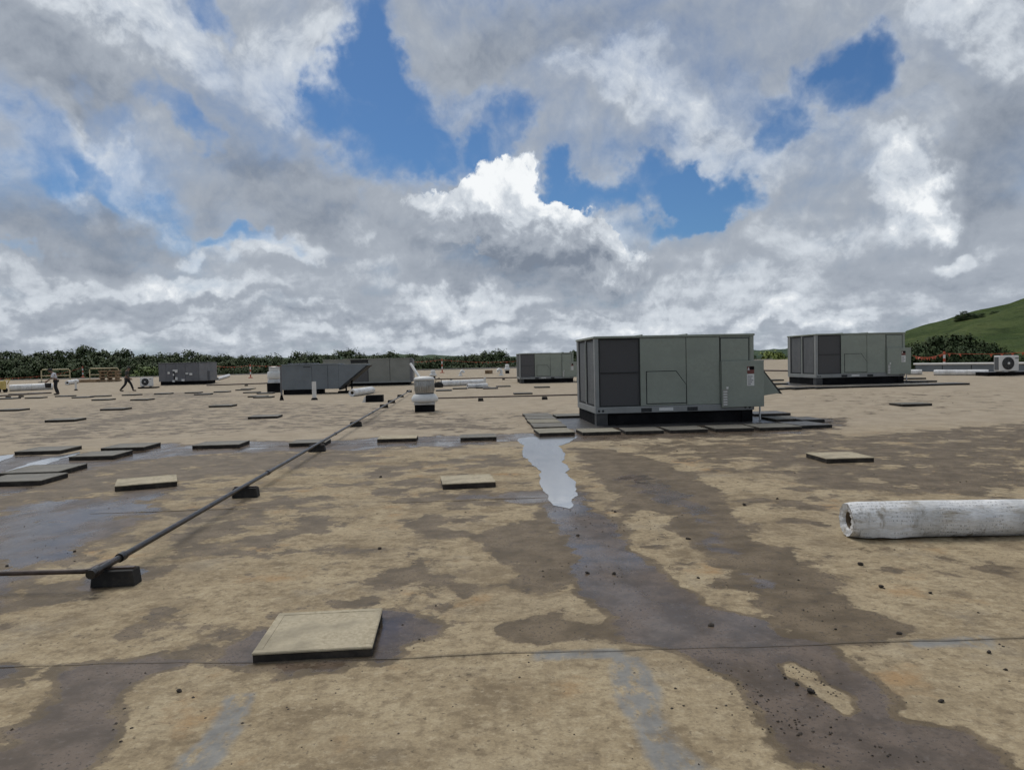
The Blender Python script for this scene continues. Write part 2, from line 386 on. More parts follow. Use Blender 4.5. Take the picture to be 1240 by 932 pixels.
WETW = [(to_world(p), WETLEV.get(i, 1.0)) for i, p in enumerate(WET)] + [(to_world([(735,575),(790,572),(840,590),(868,618),(892,655),(930,690),(985,735),(1030,765),(960,765),(925,745),(905,715),(870,680),(840,655),(800,615),(760,595)]), .56)]
HOLEW = [to_world([(940,797),(964,800),(990,815),(1008,830),(1028,844),(1040,868),(1020,864),(992,846),(968,830),(948,816)])]
DAMPW = [(to_world(p), l) for p, l in DAMP if l > 0]; BLUEW = [to_world(p) for p in BLUE]
SEAMW = [to_world(p) for p in SEAMS]
ROWV = [(at(640, 603).dot(UY)), (at(640, 531).dot(UY)), (at(640, 494).dot(UY))]
def field(pts, polys, kf=0.13):
    out = np.zeros(len(pts))
    for poly, lev in polys:
        lo, hi = poly.min(0), poly.max(0)
        soft = kf*np.clip(np.hypot(*poly.mean(0)), 3, 30)
        m = ((pts > lo - soft) & (pts < hi + soft)).all(1)
        if not m.any(): continue
        s_ = sdf(pts[m], poly)
        lev = lev if lev > .75 else min(.78, lev + .06)
        out[m] = np.maximum(out[m], lev*ss(-soft*0.5, soft*0.5, s_))
    return out
def paint(me):
    n = len(me.vertices); co = np.empty(n*3, np.float32); me.vertices.foreach_get('co', co); P = co.reshape(-1, 3)[:, :2].astype(float)
    se = np.full(n, 9.0)
    for L in SEAMW: se = np.minimum(se, linedist(P, L))
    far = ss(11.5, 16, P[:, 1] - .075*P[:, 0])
    dampf = np.maximum(field(P, DAMPW), .24*(1 - far)*ss(3.0, 5.0, P[:, 1]) + .10*(1 - far))
    wetf = field(P, WETW)*(1 - field(P, [(p, 1.0) for p in HOLEW], .05))
    for nm, val in (('wet', wetf), ('damp', dampf), ('blue', field(P, [(p, 1.0) for p in BLUEW], .05)), ('seam', se), ('far', far), ('grime', .14*far + .5*(1 - far)*(.25 + .75*ss(3.2, 5.2, P[:, 1])))):
        a = me.attributes.new(nm, 'FLOAT', 'POINT'); a.data.foreach_set('value', val.astype(np.float32))

# ---------------------------------------------------------------- roof membrane
def roof_material():
    m, t, b = material('roof_membrane')
    pos = t.n('ShaderNodeNewGeometry').outputs['Position']
    flatp = t.vm('MULTIPLY', pos, (1, 1, 0))
    big = t.noise(flatp, 0.35, 5, 0.6); mid = t.noise(flatp, 1.7, 6, 0.62); fine = t.noise(flatp, 9.0, 6, 0.65); grain = t.noise(flatp, 70.0, 4, 0.7)
    edge = t.noise(flatp, 2.6, 8, 0.62)
    e0 = t.m('SUBTRACT', edge, 0.5)
    # dry: bleached tan, clouded, with rust-coloured and grey drifts
    mid2 = t.noise(flatp, 2.6, 9, 0.70)
    fine2 = t.noise(t.vm('ADD', flatp, (5, 3, 0)), 22.0, 6, 0.68)
    dry = t.mix(t.sstep(mid, 0.36, 0.64), (0.350, 0.272, 0.165), (0.460, 0.368, 0.232))
    dry = t.mix(t.m('MULTIPLY', t.sstep(mid2, 0.52, 0.66), 0.70), dry, (0.520, 0.425, 0.275))
    dry = t.mix(t.m('MULTIPLY', t.sstep(mid2, 0.48, 0.36), 0.75), dry, (0.210, 0.158, 0.095))
    dry = t.mix(t.m('MULTIPLY', t.sstep(fine, 0.52, 0.64), 0.55), dry, (0.53, 0.435, 0.285))
    dry = t.mix(t.m('MULTIPLY', t.sstep(fine, 0.48, 0.36), 0.60), dry, (0.200, 0.150, 0.092))
    dry = t.mix(t.m('MULTIPLY', t.sstep(fine2, 0.50, 0.38), 0.42), dry, (0.16, 0.122, 0.078))
    dry = t.mix(t.m('MULTIPLY', t.sstep(fine2, 0.54, 0.66), 0.50), dry, (0.58, 0.49, 0.34))
    dry = t.mix(t.m('MULTIPLY', t.sstep(big, 0.50, 0.66), 0.45), dry, (0.285, 0.235, 0.165))
    rust = t.noise(t.vm('ADD', flatp, (31, 7, 0)), 1.5, 7, 0.62)
    dry = t.mix(t.m('MULTIPLY', t.sstep(rust, 0.56, 0.72), 0.65), dry, (0.43, 0.25, 0.105))
    grey = t.noise(t.vm('ADD', flatp, (77, 7, 0)), 0.9, 7, 0.64)
    dry = t.mix(t.m('MULTIPLY', t.sstep(grey, 0.55, 0.72), 0.50), dry, (0.31, 0.285, 0.24))
    spk = t.noise(t.vm('ADD', flatp, (9, 9, 0)), 26.0, 3, 0.6)
    dry = t.mix(t.m('MULTIPLY', t.sstep(spk, 0.62, 0.70), 0.75), dry, (0.10, 0.08, 0.058))
    dry = t.mix(t.lin(grain, 0.3, 0.7, 0.5, 0.0), dry, (0.15, 0.118, 0.076))
    # thin fans of old grime lying over it, thickest between 5 and 14 m from here
    grime = t.noise(t.vm('ADD', flatp, (13, 41, 0)), 1.2, 10, 0.66)
    dry = t.mix(t.m('MULTIPLY', t.sstep(grime, 0.50, 0.62), t.attr('grime')), dry, (0.165, 0.124, 0.078))
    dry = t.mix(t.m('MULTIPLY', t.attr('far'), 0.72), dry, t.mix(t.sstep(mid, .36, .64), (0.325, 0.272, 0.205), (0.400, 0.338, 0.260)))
    bl = t.sstep(t.m('ADD', t.attr('blue'), t.m('MULTIPLY', e0, 1.7)), 0.35, 0.80)
    bl = t.m('MULTIPLY', bl, t.sstep(t.noise(t.vm('MULTIPLY', flatp, (1.6, .7, 0)), 7.0, 7, 0.7), 0.34, 0.54))
    dry = t.mix(t.m('MULTIPLY', bl, 0.8), dry, t.mix(fine, (0.13, 0.138, 0.142), (0.29, 0.298, 0.298)))
    # damp and wet masks: the traced shapes with fretted edges
    dn = t.noise(flatp, 1.9, 12, 0.66)
    dm = t.m('ADD', t.attr('damp'), t.m('MULTIPLY', t.m('SUBTRACT', dn, 0.5), 2.3))
    damp = t.m('ADD', t.m('MULTIPLY', t.sstep(dm, 0.38, 0.54), 0.40), t.m('MULTIPLY', t.sstep(dm, 0.50, 0.55), 0.60))
    wm = t.m('ADD', t.attr('wet'), t.m('MULTIPLY', t.m('SUBTRACT', t.noise(flatp, 2.2, 10, 0.62), 0.5), 1.35))
    wet = t.sstep(wm, 0.47, 0.545)
    rim = t.sstep(wm, 0.33, 0.40)
    damp = t.m('MAXIMUM', damp, t.m('MULTIPLY', rim, 0.95))
    silt = t.noise(flatp, 3.4, 7, 0.66)
    grit = t.noise(t.vm('ADD', flatp, (2, 8, 0)), 48.0, 3, 0.65)
    gritm = t.m('MULTIPLY', t.sstep(grit, 0.56, 0.64), t.sstep(silt, 0.42, 0.58))
    dampc = t.mix(t.sstep(silt, 0.38, 0.62), (0.098, 0.071, 0.040), (0.172, 0.128, 0.078))
    dampc = t.mix(t.m('MULTIPLY', t.sstep(fine, 0.54, 0.68), 0.6), dampc, (0.062, 0.048, 0.036))
    dampc = t.mix(t.m('MULTIPLY', gritm, 0.85), dampc, (0.028, 0.022, 0.018))
    wetc = t.mix(t.sstep(silt, 0.38, 0.62), (0.082, 0.060, 0.041), (0.148, 0.110, 0.080))
    wetc = t.mix(t.m('MULTIPLY', t.sstep(fine2, 0.55, 0.70), 0.45), wetc, (0.20, 0.17, 0.145))
    wetc = t.mix(t.m('MULTIPLY', gritm, 0.8), wetc, (0.026, 0.021, 0.018))
    c = t.mix(damp, dry, dampc); c = t.mix(wet, c, wetc)
    se = t.attr('seam')
    ln = t.sstep(t.m('ADD', se, t.m('MULTIPLY', t.m('SUBTRACT', fine, 0.5), 0.05)), 0.035, 0.006)
    c = t.mix(t.m('MULTIPLY', ln, 0.40), c, (0.09, 0.075, 0.06))
    t.put(b.inputs['Base Color'], c)
    r = t.lin(damp, 0, 1, 0.92, 0.62)
    sheen = t.noise(t.vm('MULTIPLY', t.vm('ADD', flatp, (4, 19, 0)), (1.1, .6, 0)), 1.1, 6, 0.6)
    wr = t.lin(sheen, 0.36, 0.64, 0.08, 0.46)
    r = t.n('ShaderNodeMix', {0: wet, 2: r, 3: wr}, data_type='FLOAT').outputs[0]
    t.put(b.inputs['Roughness'], r)
    b.inputs['IOR'].default_value = 1.33
    t.put(b.inputs['Coat Weight'], t.m('MULTIPLY', wet, t.sstep(sheen, 0.52, 0.38, 0.0, 0.22))); t.put(b.inputs['Coat Roughness'], wr); b.inputs['Coat IOR'].default_value = 1.33
    t.put(b.inputs['Specular IOR Level'], t.lin(wet, 0, 1, 0.5, 0.36))
    hgt = t.m('ADD', t.m('MULTIPLY', grain, 0.25), t.m('ADD', t.m('MULTIPLY', fine, 0.8), mid))
    bp = t.n('ShaderNodeBump', {'Height': hgt, 'Strength': t.lin(wet, 0, 1, 0.35, 0.10), 'Distance': 0.02})
    t.put(b.inputs['Normal'], bp.outputs[0])
    return m
M = {}
M['roof'] = roof_material()
def axis(parts):
    out_ = [parts[0][0]]
    for a, b_, st in parts: out_ += list(np.linspace(a, b_, max(2, int(round((b_-a)/st)) + 1))[1:])
    return np.array(out_)
gu = axis([(-95, -40, 2.0), (-40, -20, .8), (-20, -8, .22), (-8, 8, .07), (8, 20, .22), (20, 72, 1.0)])
gv = axis([(-4, 1.8, .5), (1.8, 8, .055), (8, 14, .09), (14, 24, .18), (24, 48, .5), (48, 82, 1.0)])
U, V = np.meshgrid(gu, gv)
X = U*UX.x + V*UY.x; Y = U*UX.y + V*UY.y
Z = roof_z(X, Y)
# the membrane is never quite flat
Z = Z + 0.0025*np.sin(X*2.1 + 0.7*np.sin(Y*1.3))*np.sin(Y*1.7 + 0.5)
nu, nv = len(gu), len(gv)
me = bpy.data.meshes.new('roof')
i0 = (np.arange(nv-1)[:, None]*nu + np.arange(nu-1)[None, :])
uc = (gu[:-1] + gu[1:])/2; vc = (gv[:-1] + gv[1:])/2
keep = uc[None, :] < np.where(vc < 40.5, 200, 21.5 + (vc - 40.5)*0.44)[:, None]
i0 = i0[keep]
quads = np.stack([i0, i0+1, i0+nu+1, i0+nu], 1)
me.vertices.add(nu*nv); me.vertices.foreach_set('co', np.stack([X, Y, Z], 2).astype(np.float32).ravel())
me.loops.add(quads.size); me.loops.foreach_set('vertex_index', quads.astype(np.int32).ravel())
me.polygons.add(len(quads)); me.polygons.foreach_set('loop_start', np.arange(0, quads.size, 4, dtype=np.int32))
me.update(calc_edges=True)
me.polygons.foreach_set('use_smooth', np.ones(len(quads), bool))
paint(me)
roof = bpy.data.objects.new('roof', me); C.objects.link(roof); me.materials.append(M['roof']); tag(roof, kind='structure')
def seam_strip(line, width=0.09, h=0.0025):
    """the lap of one membrane sheet over the next: a strip a few millimetres proud"""
    pts = []
    for a, b_ in zip(line[:-1], line[1:]):
        n_ = max(2, int(np.hypot(*(b_-a))/0.12)); pts += [a + (b_-a)*k_/n_ for k_ in range(n_)]
    mb = MB(); vs = []
    for k_, p in enumerate(pts):
        wob = 0.006*math.sin(k_*0.9) + 0.004*math.sin(k_*2.3)
        z = gz(p[0], p[1]) + 0.001
        vs += [(p[0], p[1] + wob - 0.004, z - 0.003), (p[0], p[1] + wob, z + h), (p[0], p[1] + width + wob, z + h*0.7), (p[0], p[1] + width + 0.02, z - 0.003)]
    n_ = len(pts)
    mb.add(vs, [(i*4+j, (i+1)*4+j, (i+1)*4+j+1, i*4+j+1) for i in range(n_-1) for j in range(3)])
    o = mb.build('membrane_seam', M['roof'], roof); paint(o.data); return o
for L in SEAMW: seam_strip(L)
for v_, u0, u1 in ((ROWV[0], -4, 2.4), (ROWV[1], -12, 1)):
    seam_strip(np.array([[*(UX*u_ + UY*v_)[:2]] for u_ in np.arange(u0, u1, .5)]), h=.002)
# standing water
def puddle(poly, z=0.004, seed=1):
    r_ = random.Random(seed); P = [np.array(p) for p in to_world(poly)]
    for it in range(4):                          # fretted outline
        Q = []
        for a, b_ in zip(P, P[1:] + P[:1]):
            d_ = b_ - a; L_ = np.hypot(*d_); nrm = np.array([-d_[1], d_[0]])
            Q += [a, (a + b_)/2 + nrm*r_.uniform(-.07, .07)*(.8 if it > 1 else 1)]
        P = Q
    m_ = bmesh.new(); vs = [m_.verts.new((p[0], p[1], gz(p[0], p[1]) + z)) for p in P]
    f = m_.faces.new(vs); bmesh.ops.triangulate(m_, faces=[f])
    bmesh.ops.recalc_face_normals(m_, faces=m_.faces)
    me_ = bpy.data.meshes.new('puddle'); m_.to_mesh(me_); m_.free()
    for p_ in me_.polygons:
        if p_.normal.z < 0: p_.flip()
    o = bpy.data.objects.new('puddle', me_); C.objects.link(o); me_.materials.append(M['water']); tag(o, kind='structure'); return o
m, t, b = material('standing_water')
pos = t.n('ShaderNodeNewGeometry').outputs['Position']
t.put(b.inputs['Base Color'], t.mix(t.noise(pos, 3, 5, 0.6), (0.20, 0.188, 0.172), (0.29, 0.275, 0.255)))  # pale base colour stands in for part of the bright sky reflection
t.put(b.inputs['Roughness'], t.lin(t.noise(pos, 2.2, 4, 0.6), 0.4, 0.7, 0.05, 0.20)); b.inputs['IOR'].default_value = 1.6; b.inputs['Coat Weight'].default_value = 1.0; b.inputs['Coat Roughness'].default_value = .15; b.inputs['Coat IOR'].default_value = 1.6
t.put(b.inputs['Normal'], t.n('ShaderNodeBump', {'Height': t.noise(t.vm('MULTIPLY', pos, (1, 1, 0)), 9, 3, 0.5), 'Strength': 0.05, 'Distance': 0.01}).outputs[0])
M['water'] = m
puddle([(628,531),(640,529),(700,529),(690,536),(676,540),(684,552),(688,566),(693,580),(697,590),(700,600),(692,606),(690,616),(670,612),(664,600),(657,594),(654,578),(650,566),(640,556),(634,544)], seed=3)
puddle([(-30,582),(-10,580),(20,566),(50,557),(80,551),(96,547),(92,551),(70,558),(45,566),(20,575),(5,582),(-30,592)], seed=5)
puddle([(-30,556),(0,552),(18,550),(14,554),(0,559),(-30,566)], seed=6)
puddle([(679,512),(690,508),(694,510),(688,514)], seed=8)
# eaves: a pale metal edge on the far side, then the wall of the building going down
M['edge'] = simple('edge_metal', (0.42, 0.40, 0.36), 0.5, 0.0, 0.15, 2.0, 0.3)
mb = MB()
fe = [(u_, 82.0) for u_ in np.arange(-95, 40, 3.0)]
vs = []
for (u_, v_) in fe:
    p = UX*u_ + UY*v_; z = gz(p.x, p.y)
    for (dv, dz2) in ((-0.12, 0.0), (-0.12, 0.09), (0.1, 0.09), (0.1, -0.4)):
        q_ = p + UY*dv; vs.append((q_.x, q_.y, z + dz2))
mb.add(vs, [(i*4+j, (i+1)*4+j, (i+1)*4+j+1, i*4+j+1) for i in range(len(fe)-1) for j in range(3)])
tag(mb.build('roof_edge', M['edge']), kind='structure')
M['wall'] = simple('building_wall', (0.30, 0.28, 0.25), 0.8, 0.0, 0.1, 0.5, 0.2)
mb = MB(); ring = [UX*-95 + UY*-4, UX*72 + UY*-4, UX*72 + UY*40.4, UX*21.4 + UY*40.4, UX*39.5 + UY*81.9, UX*-95 + UY*81.9]
n_ = len(ring)
mb.add([(p.x, p.y, -9.0) for p in ring] + [(p.x, p.y, gz(p.x, p.y) - 0.03) for p in ring], [(i, (i+1) % n_, n_ + (i+1) % n_, n_ + i) for i in range(n_)])
tag(mb.build('building_wall', M['wall']), kind='structure')
# ================================================================ materials for the things on the roof
M['green'] = simple('unit_paint_green', (0.278, 0.308, 0.262), 0.42, 0, .09, 1.3, .22, .25, 2.2, dirtc=(0.13, 0.13, 0.11))
M['greyrail'] = simple('unit_rail_grey', (0.27, 0.28, 0.275), 0.5, 0.1, .1, 2, .15)
M['bluegrey'] = simple('unit_paint_blue_grey', (0.165, 0.186, 0.202), 0.5, 0, .10, 1.1, .12)
M['slate'] = simple('unit_paint_slate', (0.140, 0.143, 0.155), 0.5, 0, .12, 1.4, .2)
M['beige'] = simple('unit_paint_beige_grey', (0.235, 0.240, 0.215), 0.5, 0, .08, 1.2, .1)
M['black'] = simple('black_membrane', (0.008, 0.008, 0.009), 0.9, 0, .25, 3, .15, .3, 40, spec=.15, dirtc=(.03, .027, .024))
M['rubber'] = simple('black_rubber', (0.018, 0.017, 0.016), 0.85, 0, .25, 6, .25, .5, 60)
M['gap'] = simple('dark_gap', (0.03, 0.032, 0.033), 0.8, 0, .2, 4)
M['flash'] = simple('grey_flashing', (0.060, 0.056, 0.053), 0.38, 0, .3, 1.5, .5, .3, 20, dirtc=(0.06, 0.055, 0.05))
M['white'] = simple('white_paint', (0.72, 0.72, 0.70), 0.5, 0, .08, 3, .35, dirtc=(0.35, 0.31, 0.25))
M['alu'] = simple('weathered_aluminium', (0.55, 0.54, 0.52), 0.42, .8, .14, 3, .35, .2, 30, dirtc=(0.24, 0.21, 0.18))
M['steel'] = simple('grey_steel_pipe', (0.028, 0.024, 0.021), 0.33, .1, .3, 7, .5, .3, 60, dirtc=(0.10, 0.055, 0.035))
M['brownpipe'] = simple('brown_pipe', (0.085, 0.060, 0.048), 0.45, .2, .3, 6, .4, dirtc=(0.05, .04, .035))
M['paver'] = simple('paver_concrete', (0.435, 0.375, 0.262), 0.88, 0, .22, 4.5, .55, .5, 90, dirtc=(0.20, 0.165, 0.105))
M['paverwet'] = simple('paver_concrete_dull', (0.135, 0.125, 0.100), 0.65, 0, .2, 2.5, .5, .5, 90, dirtc=(0.12, 0.105, 0.08))
M['paverdark'] = simple('paver_concrete_soaked', (0.085, 0.078, 0.068), 0.45, 0, .3, 2.5, .5, .5, 90, dirtc=(0.04, 0.036, 0.03))
M['foam'] = simple('paver_edge', (0.030, 0.024, 0.019), 0.9, 0, .3, 8, .3, .5, 60)
M['orange'] = simple('safety_orange', (0.48, 0.10, 0.045), 0.5, 0, .1, 5, .2)
M['red'] = simple('red_print', (0.17, 0.055, 0.045), 0.5)
M['core'] = simple('cardboard_core', (0.13, 0.095, 0.06), 0.9, 0, .25, 8, .4)
M['wood'] = simple('weathered_lumber', (0.30, 0.20, 0.115), 0.8, 0, .3, 4, .3)
M['yellow'] = simple('faded_yellow', (0.58, 0.45, 0.14), 0.6, 0, .1, 4, .2)
M['pvc'] = simple('white_pvc', (0.70, 0.69, 0.66), 0.4, 0, .06, 3, .2)
M['print'] = simple('printed_text_grey', (0.22, 0.22, 0.22), 0.7)
M['tape'] = simple('galvanised', (0.50, 0.50, 0.48), 0.4, .6, .1, 4, .2)
# coil guard: fine black mesh over fins
m, t, b = material('coil_guard'); pos = t.n('ShaderNodeTexCoord').outputs['Object']
wv = t.n('ShaderNodeTexWave', {'Vector': pos, 'Scale': 22.0, 'Distortion': 0.0}, bands_direction='DIAGONAL').outputs[1]
t.put(b.inputs['Base Color'], t.mix(wv, (0.068, 0.068, 0.070), (0.108, 0.106, 0.108)))
b.inputs['Roughness'].default_value = 0.55
t.put(b.inputs['Normal'], t.n('ShaderNodeBump', {'Height': t.n('ShaderNodeTexWave', {'Vector': pos, 'Scale': 60.0}, bands_direction='Z').outputs[1], 'Strength': .5, 'Distance': .01}).outputs[0])
M['coil'] = m
# wrapper of the membrane rolls: white film with rows of small print, scuffs and brown dirt
def wrap_material(name, dirt):
    m, t, b = material(name); tc = t.n('ShaderNodeTexCoord').outputs['Object']
    sp = t.n('ShaderNodeSeparateXYZ', {0: tc}); ang = t.m('ARCTAN2', sp.outputs[1], sp.outputs[2])
    xx = sp.outputs[0]
    skew = t.m('MULTIPLY', t.m('SUBTRACT', t.noise(t.n('ShaderNodeCombineXYZ', {0: xx}).outputs[0], 1.6, 3, .5), .5), .55)
    rows = t.m('MULTIPLY', t.m('ADD', ang, skew), 4.4)
    row = t.m('FRACT', rows)
    inrow = t.m('MULTIPLY', t.sstep(row, .28, .34), t.sstep(row, .72, .66))
    cell = t.n('ShaderNodeCombineXYZ', {0: t.m('MULTIPLY', xx, 70), 1: t.m('MULTIPLY', t.m('FLOOR', rows), 3.7)}).outputs[0]
    wd = t.sstep(t.noise(cell, 1.0, 3, .7), .47, .60)
    para = t.sstep(t.noise(t.n('ShaderNodeCombineXYZ', {0: t.m('MULTIPLY', xx, 3.4), 1: t.m('MULTIPLY', ang, .9)}).outputs[0], 1.0, 2, .5), .50, .53)
    ink = t.m('MULTIPLY', t.m('MULTIPLY', inrow, wd), para)
    n = t.noise(tc, 7, 6, .65); n2_ = t.noise(t.vm('MULTIPLY', tc, (.6, 2, 2)), 3.0, 6, .65)
    c = t.mix(t.sstep(n, .35, .7), (0.68, 0.68, 0.675), (0.84, 0.835, 0.82))
    c = t.mix(t.m('MULTIPLY', ink, .55), c, (0.08, 0.08, 0.085))
    c = t.mix(t.m('MULTIPLY', t.sstep(n2_, .52, .72), dirt), c, (0.30, 0.23, 0.13))
    c = t.mix(t.m('MULTIPLY', t.sstep(t.noise(tc, 19, 4, .7), .60, .72), dirt*.8), c, (0.16, 0.13, 0.09))
    old = t.sstep(t.noise(t.vm('MULTIPLY', tc, (2.2, 1.2, 1.2)), 2.6, 9, .74), .55, .68)
    c = t.mix(t.m('MULTIPLY', old, dirt), c, (0.21, 0.165, 0.10))
    band = t.sstep(t.noise(t.vm('MULTIPLY', tc, (2.6, 0, 0)), 1.0, 1, .5), .56, .60)
    c = t.mix(t.m('MULTIPLY', band, .35), c, (0.42, 0.42, 0.40))
    t.put(b.inputs['Base Color'], c); t.put(b.inputs['Roughness'], t.lin(n, .3, .7, .32, .55))
    t.put(b.inputs['Normal'], t.n('ShaderNodeBump', {'Height': t.noise(t.vm('MULTIPLY', tc, (1, 2.2, 2.2)), 9, 5, .6), 'Strength': .8, 'Distance': .02}).outputs[0])
    return m
M['wrap'] = wrap_material('roll_wrapper', .75); M['wrap2'] = wrap_material('roll_wrapper_clean', .35)

# ================================================================ rooftop air conditioners
def make_rtu(loc, rz, label):
    L, D = 3.63, 2.5
    t = thing('rooftop_air_conditioner', loc, rz, label, 'air conditioner', 'green rooftop air conditioners'); t.scale = (1.045, 1, 1)
    MB().box(.30, .06, 0, L-.06, D-.05, .285).build('curb', M['black'], t)  # black membrane, its colour also carrying the deep shade under the unit
    for x, mt_ in ((.03, 'foot'), (L-.28, 'black')): MB().box(x, .03, 0, x+.25, .30, .286).build('curb_foot', M[mt_], t, .006)
    MB().box(.03, .31, 0, .29, D-.06, .284)  .build('curb_foot', M['black'], t, .006)
    ra = MB().box(0, 0, .288, L, D, .44).build('base_rail', M['greyrail'], t, .012)
    for x in (.08, .17): MB().lathe([(.0, 0), (.028, 0), (.028, .006), (.0, .006)], 12, caps=False).xf(Matrix.Translation((x, .003, .352)) @ Matrix.Rotation(PI/2, 4, 'X')).build('lifting_hole', M['gap'], ra)
    for x in (3.42, 3.52): MB().lathe([(.0, 0), (.028, 0), (.028, .006), (.0, .006)], 12, caps=False).xf(Matrix.Translation((x, .003, .352)) @ Matrix.Rotation(PI/2, 4, 'X')).build('lifting_hole', M['gap'], ra)
    for x in (1.03, 2.08): MB().box(x, -.004, .305, x+.24, .01, .395).build('fork_slot', M['gap'], ra)
    lb = MB().box(1.44, -.005, .325, 1.76, .01, .395).build('rating_plate', M['white'], ra)
    for k_ in range(3): MB().box(1.47, -.007, .337+.017*k_, 1.62+.04*k_, -.0045, .345+.017*k_).build('print_line', M['print'], lb) if False else None
    # body core and its sheet-metal skins
    MB().box(.05, .05, .44, L-.05, D-.05, 2.02).build('inner_cabinet', M['gap'], t)
    for (x, y) in ((0, 0), (L-.09, 0), (0, D-.09), (L-.09, D-.09)):
        MB().box(x, y, .442, x+.09, y+.09, 2.03).build('corner_post', M['greyrail'] if x == 0 else M['green'], t, .008)
    # front
    co = MB().box(.115, .03, .47, .995, .06, 2.0).build('coil_guard', M['coil'], t)
    mb = MB()
    for (a, b_, c_, d_) in ((.092, .45, .115, 2.02), (.995, .45, 1.02, 2.02), (.115, .45, .995, .47), (.115, 2.0, .995, 2.02), (.115, 1.225, .995, 1.24)): mb.box(a, .012, b_, c_, .045, d_)
    mb.build('guard_frame', M['gap'], co)
    MB().box(1.026, .004, .446, 2.066, .05, 2.026).build('side_panel', M['green'], t, .008)
    MB().box(2.078, .004, .446, 2.838, .05, 2.026).build('side_panel', M['green'], t, .008)
    MB().box(2.850, .004, .446, L-.094, .05, 2.026).build('side_panel', M['green'], t, .008)
    dpoly = [(1.17, .50), (2.055, .50), (2.055, .92), (1.83, 1.235), (1.17, 1.235)]
    g_ = [(1.152, .482), (2.066, .482), (2.066, .93), (1.842, 1.253), (1.152, 1.253)]
    d1 = MB().prism(dpoly, 'y', -.012, .006).build('access_door', M['green'], t, .005)
    MB().prism(g_, 'y', -.0015, .005).build('door_outline', M['gap'], d1)  # dark sheets behind both doors paint the shaded recess round them
    d2 = MB().box(2.865, -.012, 1.452, 3.50, .006, 1.975).build('access_door', M['green'], t, .02)
    MB().box(2.845, -.0015, 1.445, 3.520, .005, 1.997).build('door_outline', M['gap'], d2)
    # left end: two coil openings between posts
    for (a, b_) in ((.20, 1.14), (1.30, 2.24)):
        c2 = MB().box(.03, a+.03, .49, .06, b_-.03, 1.98).build('coil_guard', M['coil'] if False else M['slatecoil'], t)  # lighter grey than the front guard: glancing-angle brightness put into colour
        mb = MB()
        for (y0, z0, y1, z1) in ((a-.02, .46, a+.03, 2.01), (b_-.03, .46, b_+.02, 2.01), (a+.03, .46, b_-.03, .49), (a+.03, 1.98, b_-.03, 2.01)): mb.box(.012, y0, z0, .046, y1, z1)
        mb.build('guard_frame', M['gap'], c2)
    for (a, b_) in ((.091, .178), (1.162, 1.278), (2.262, 2.409)): MB().box(.004, a, .446, .06, b_, 2.026).build('end_post', M['greyrail'], t, .006)
    MB().box(-.006, 1.20, .52, .004, 1.235, 1.95).build('hinge_strip', M['green'], t, .003)
    # right end and back
    MB().box(L-.05, .094, .446, L-.004, D-.094, 2.026).build('end_panel', M['green'], t, .006)
    for k_ in range(3): MB().box(.095+k_*1.15, D-.05, .446, 1.235+k_*1.15 - (.0 if k_ < 2 else .01), D-.004, 2.026).build('side_panel', M['green'], t, .006)
    # top
    tp = MB().box(-.02, -.02, 2.03, L+.02, D+.02, 2.085).build('top_cover', M['green'], t, .012)
    for x in (1.05, 2.07): MB().box(x, -.024, 2.04, x+.035, D+.024, 2.108).build('top_seam', M['green'], tp, .006)
    for x in (.65, 1.75): 
        MB().lathe([(.40, 2.084), (.40, 2.10), (.37, 2.105), (.05, 2.105)], 24, (x, 1.25)).build('fan_ring', M['gap'], tp)
    # economiser box and rain hood on the right
    bx = MB().box(2.858, -.075, .365, 3.83, -.014, 1.44).box(L+.002, -.012, .367, 3.828, 1.30, 1.438).build('economizer_box', M['green'], t, .01)
    MB().box(2.852, -.073, 1.425, 3.836, -.008, 1.452).build('box_lip', M['green'], bx, .004)
    hd = MB().prism([(3.832, 1.27), (4.27, .66), (3.832, .60)], 'y', .12, 1.22).build('rain_hood', M['green'], t, .004)
    MB().prism([(3.834, 1.272), (3.854, 1.285), (4.345, .635), (4.273, .645)], 'y', .13, 1.22).build('hood_screen', M['gap'], hd)
    s1 = MB().box(3.44, -.081, 1.14, 3.60, -.0755, 1.315).build('warning_label', M['red'], bx)
    MB().box(3.50, -.084, 1.235, 3.60, -.0815, 1.312).build('pictogram', M['black'], s1)
    MB().prism([(3.445, 1.225), (3.495, 1.225), (3.47, 1.30)], 'y', -.084, -.0815).build('pictogram', M['white'], s1)
    s2 = MB().box(3.435, -.081, .86, 3.60, -.0755, 1.135).build('notice_label', M['white'], bx)
    for k_ in range(5): MB().box(3.45, -.0835, .885+k_*.046, 3.50+.07*((k_*7) % 5)/5+.02, -.0815, .905+k_*.046).build('print_line', M['print'], s2)
    MB().box(2.875, -.082, .40, 2.985, -.0755, .79).build('sticker_strip', M['stick'], bx)
    for k_ in range(6): MB().box(2.885, -.0845, .42+k_*.06, 2.975, -.0825, .445+k_*.06).build('print_line', M['white'], bx)
    MB().box(2.955, -.083, .795, 3.005, -.0755, .85).build('round_label', M['white'], bx, .012)
    MB().lathe([(.0, 0), (.045, 0), (.045, .10), (0, .10)], 12, caps=False).xf(Matrix.Translation((3.70, .9, 1.44))).build('conduit_gland', M['rubber'], bx)
    MB().tube([(3.90, .35, .02), (3.90, .35, .58)], .022, 8).build('drain_pipe', M['pvc'], t)
    return t
M['foot'] = simple('curb_foot_grey', (0.05, 0.05, 0.05), .5, 0, .2, 3, .3)
M['slatecoil'] = simple('side_coil_guard', (0.105, 0.112, 0.118), .5, 0, .12, 3, .2, .5, 120)
M['stick'] = simple('grey_stickers', (0.32, 0.31, 0.28), .6)
rtu = make_rtu(at(721.5, 516.2), BA, 'large green-grey rooftop air conditioner nearest the camera, ringed by dark walkway pavers')
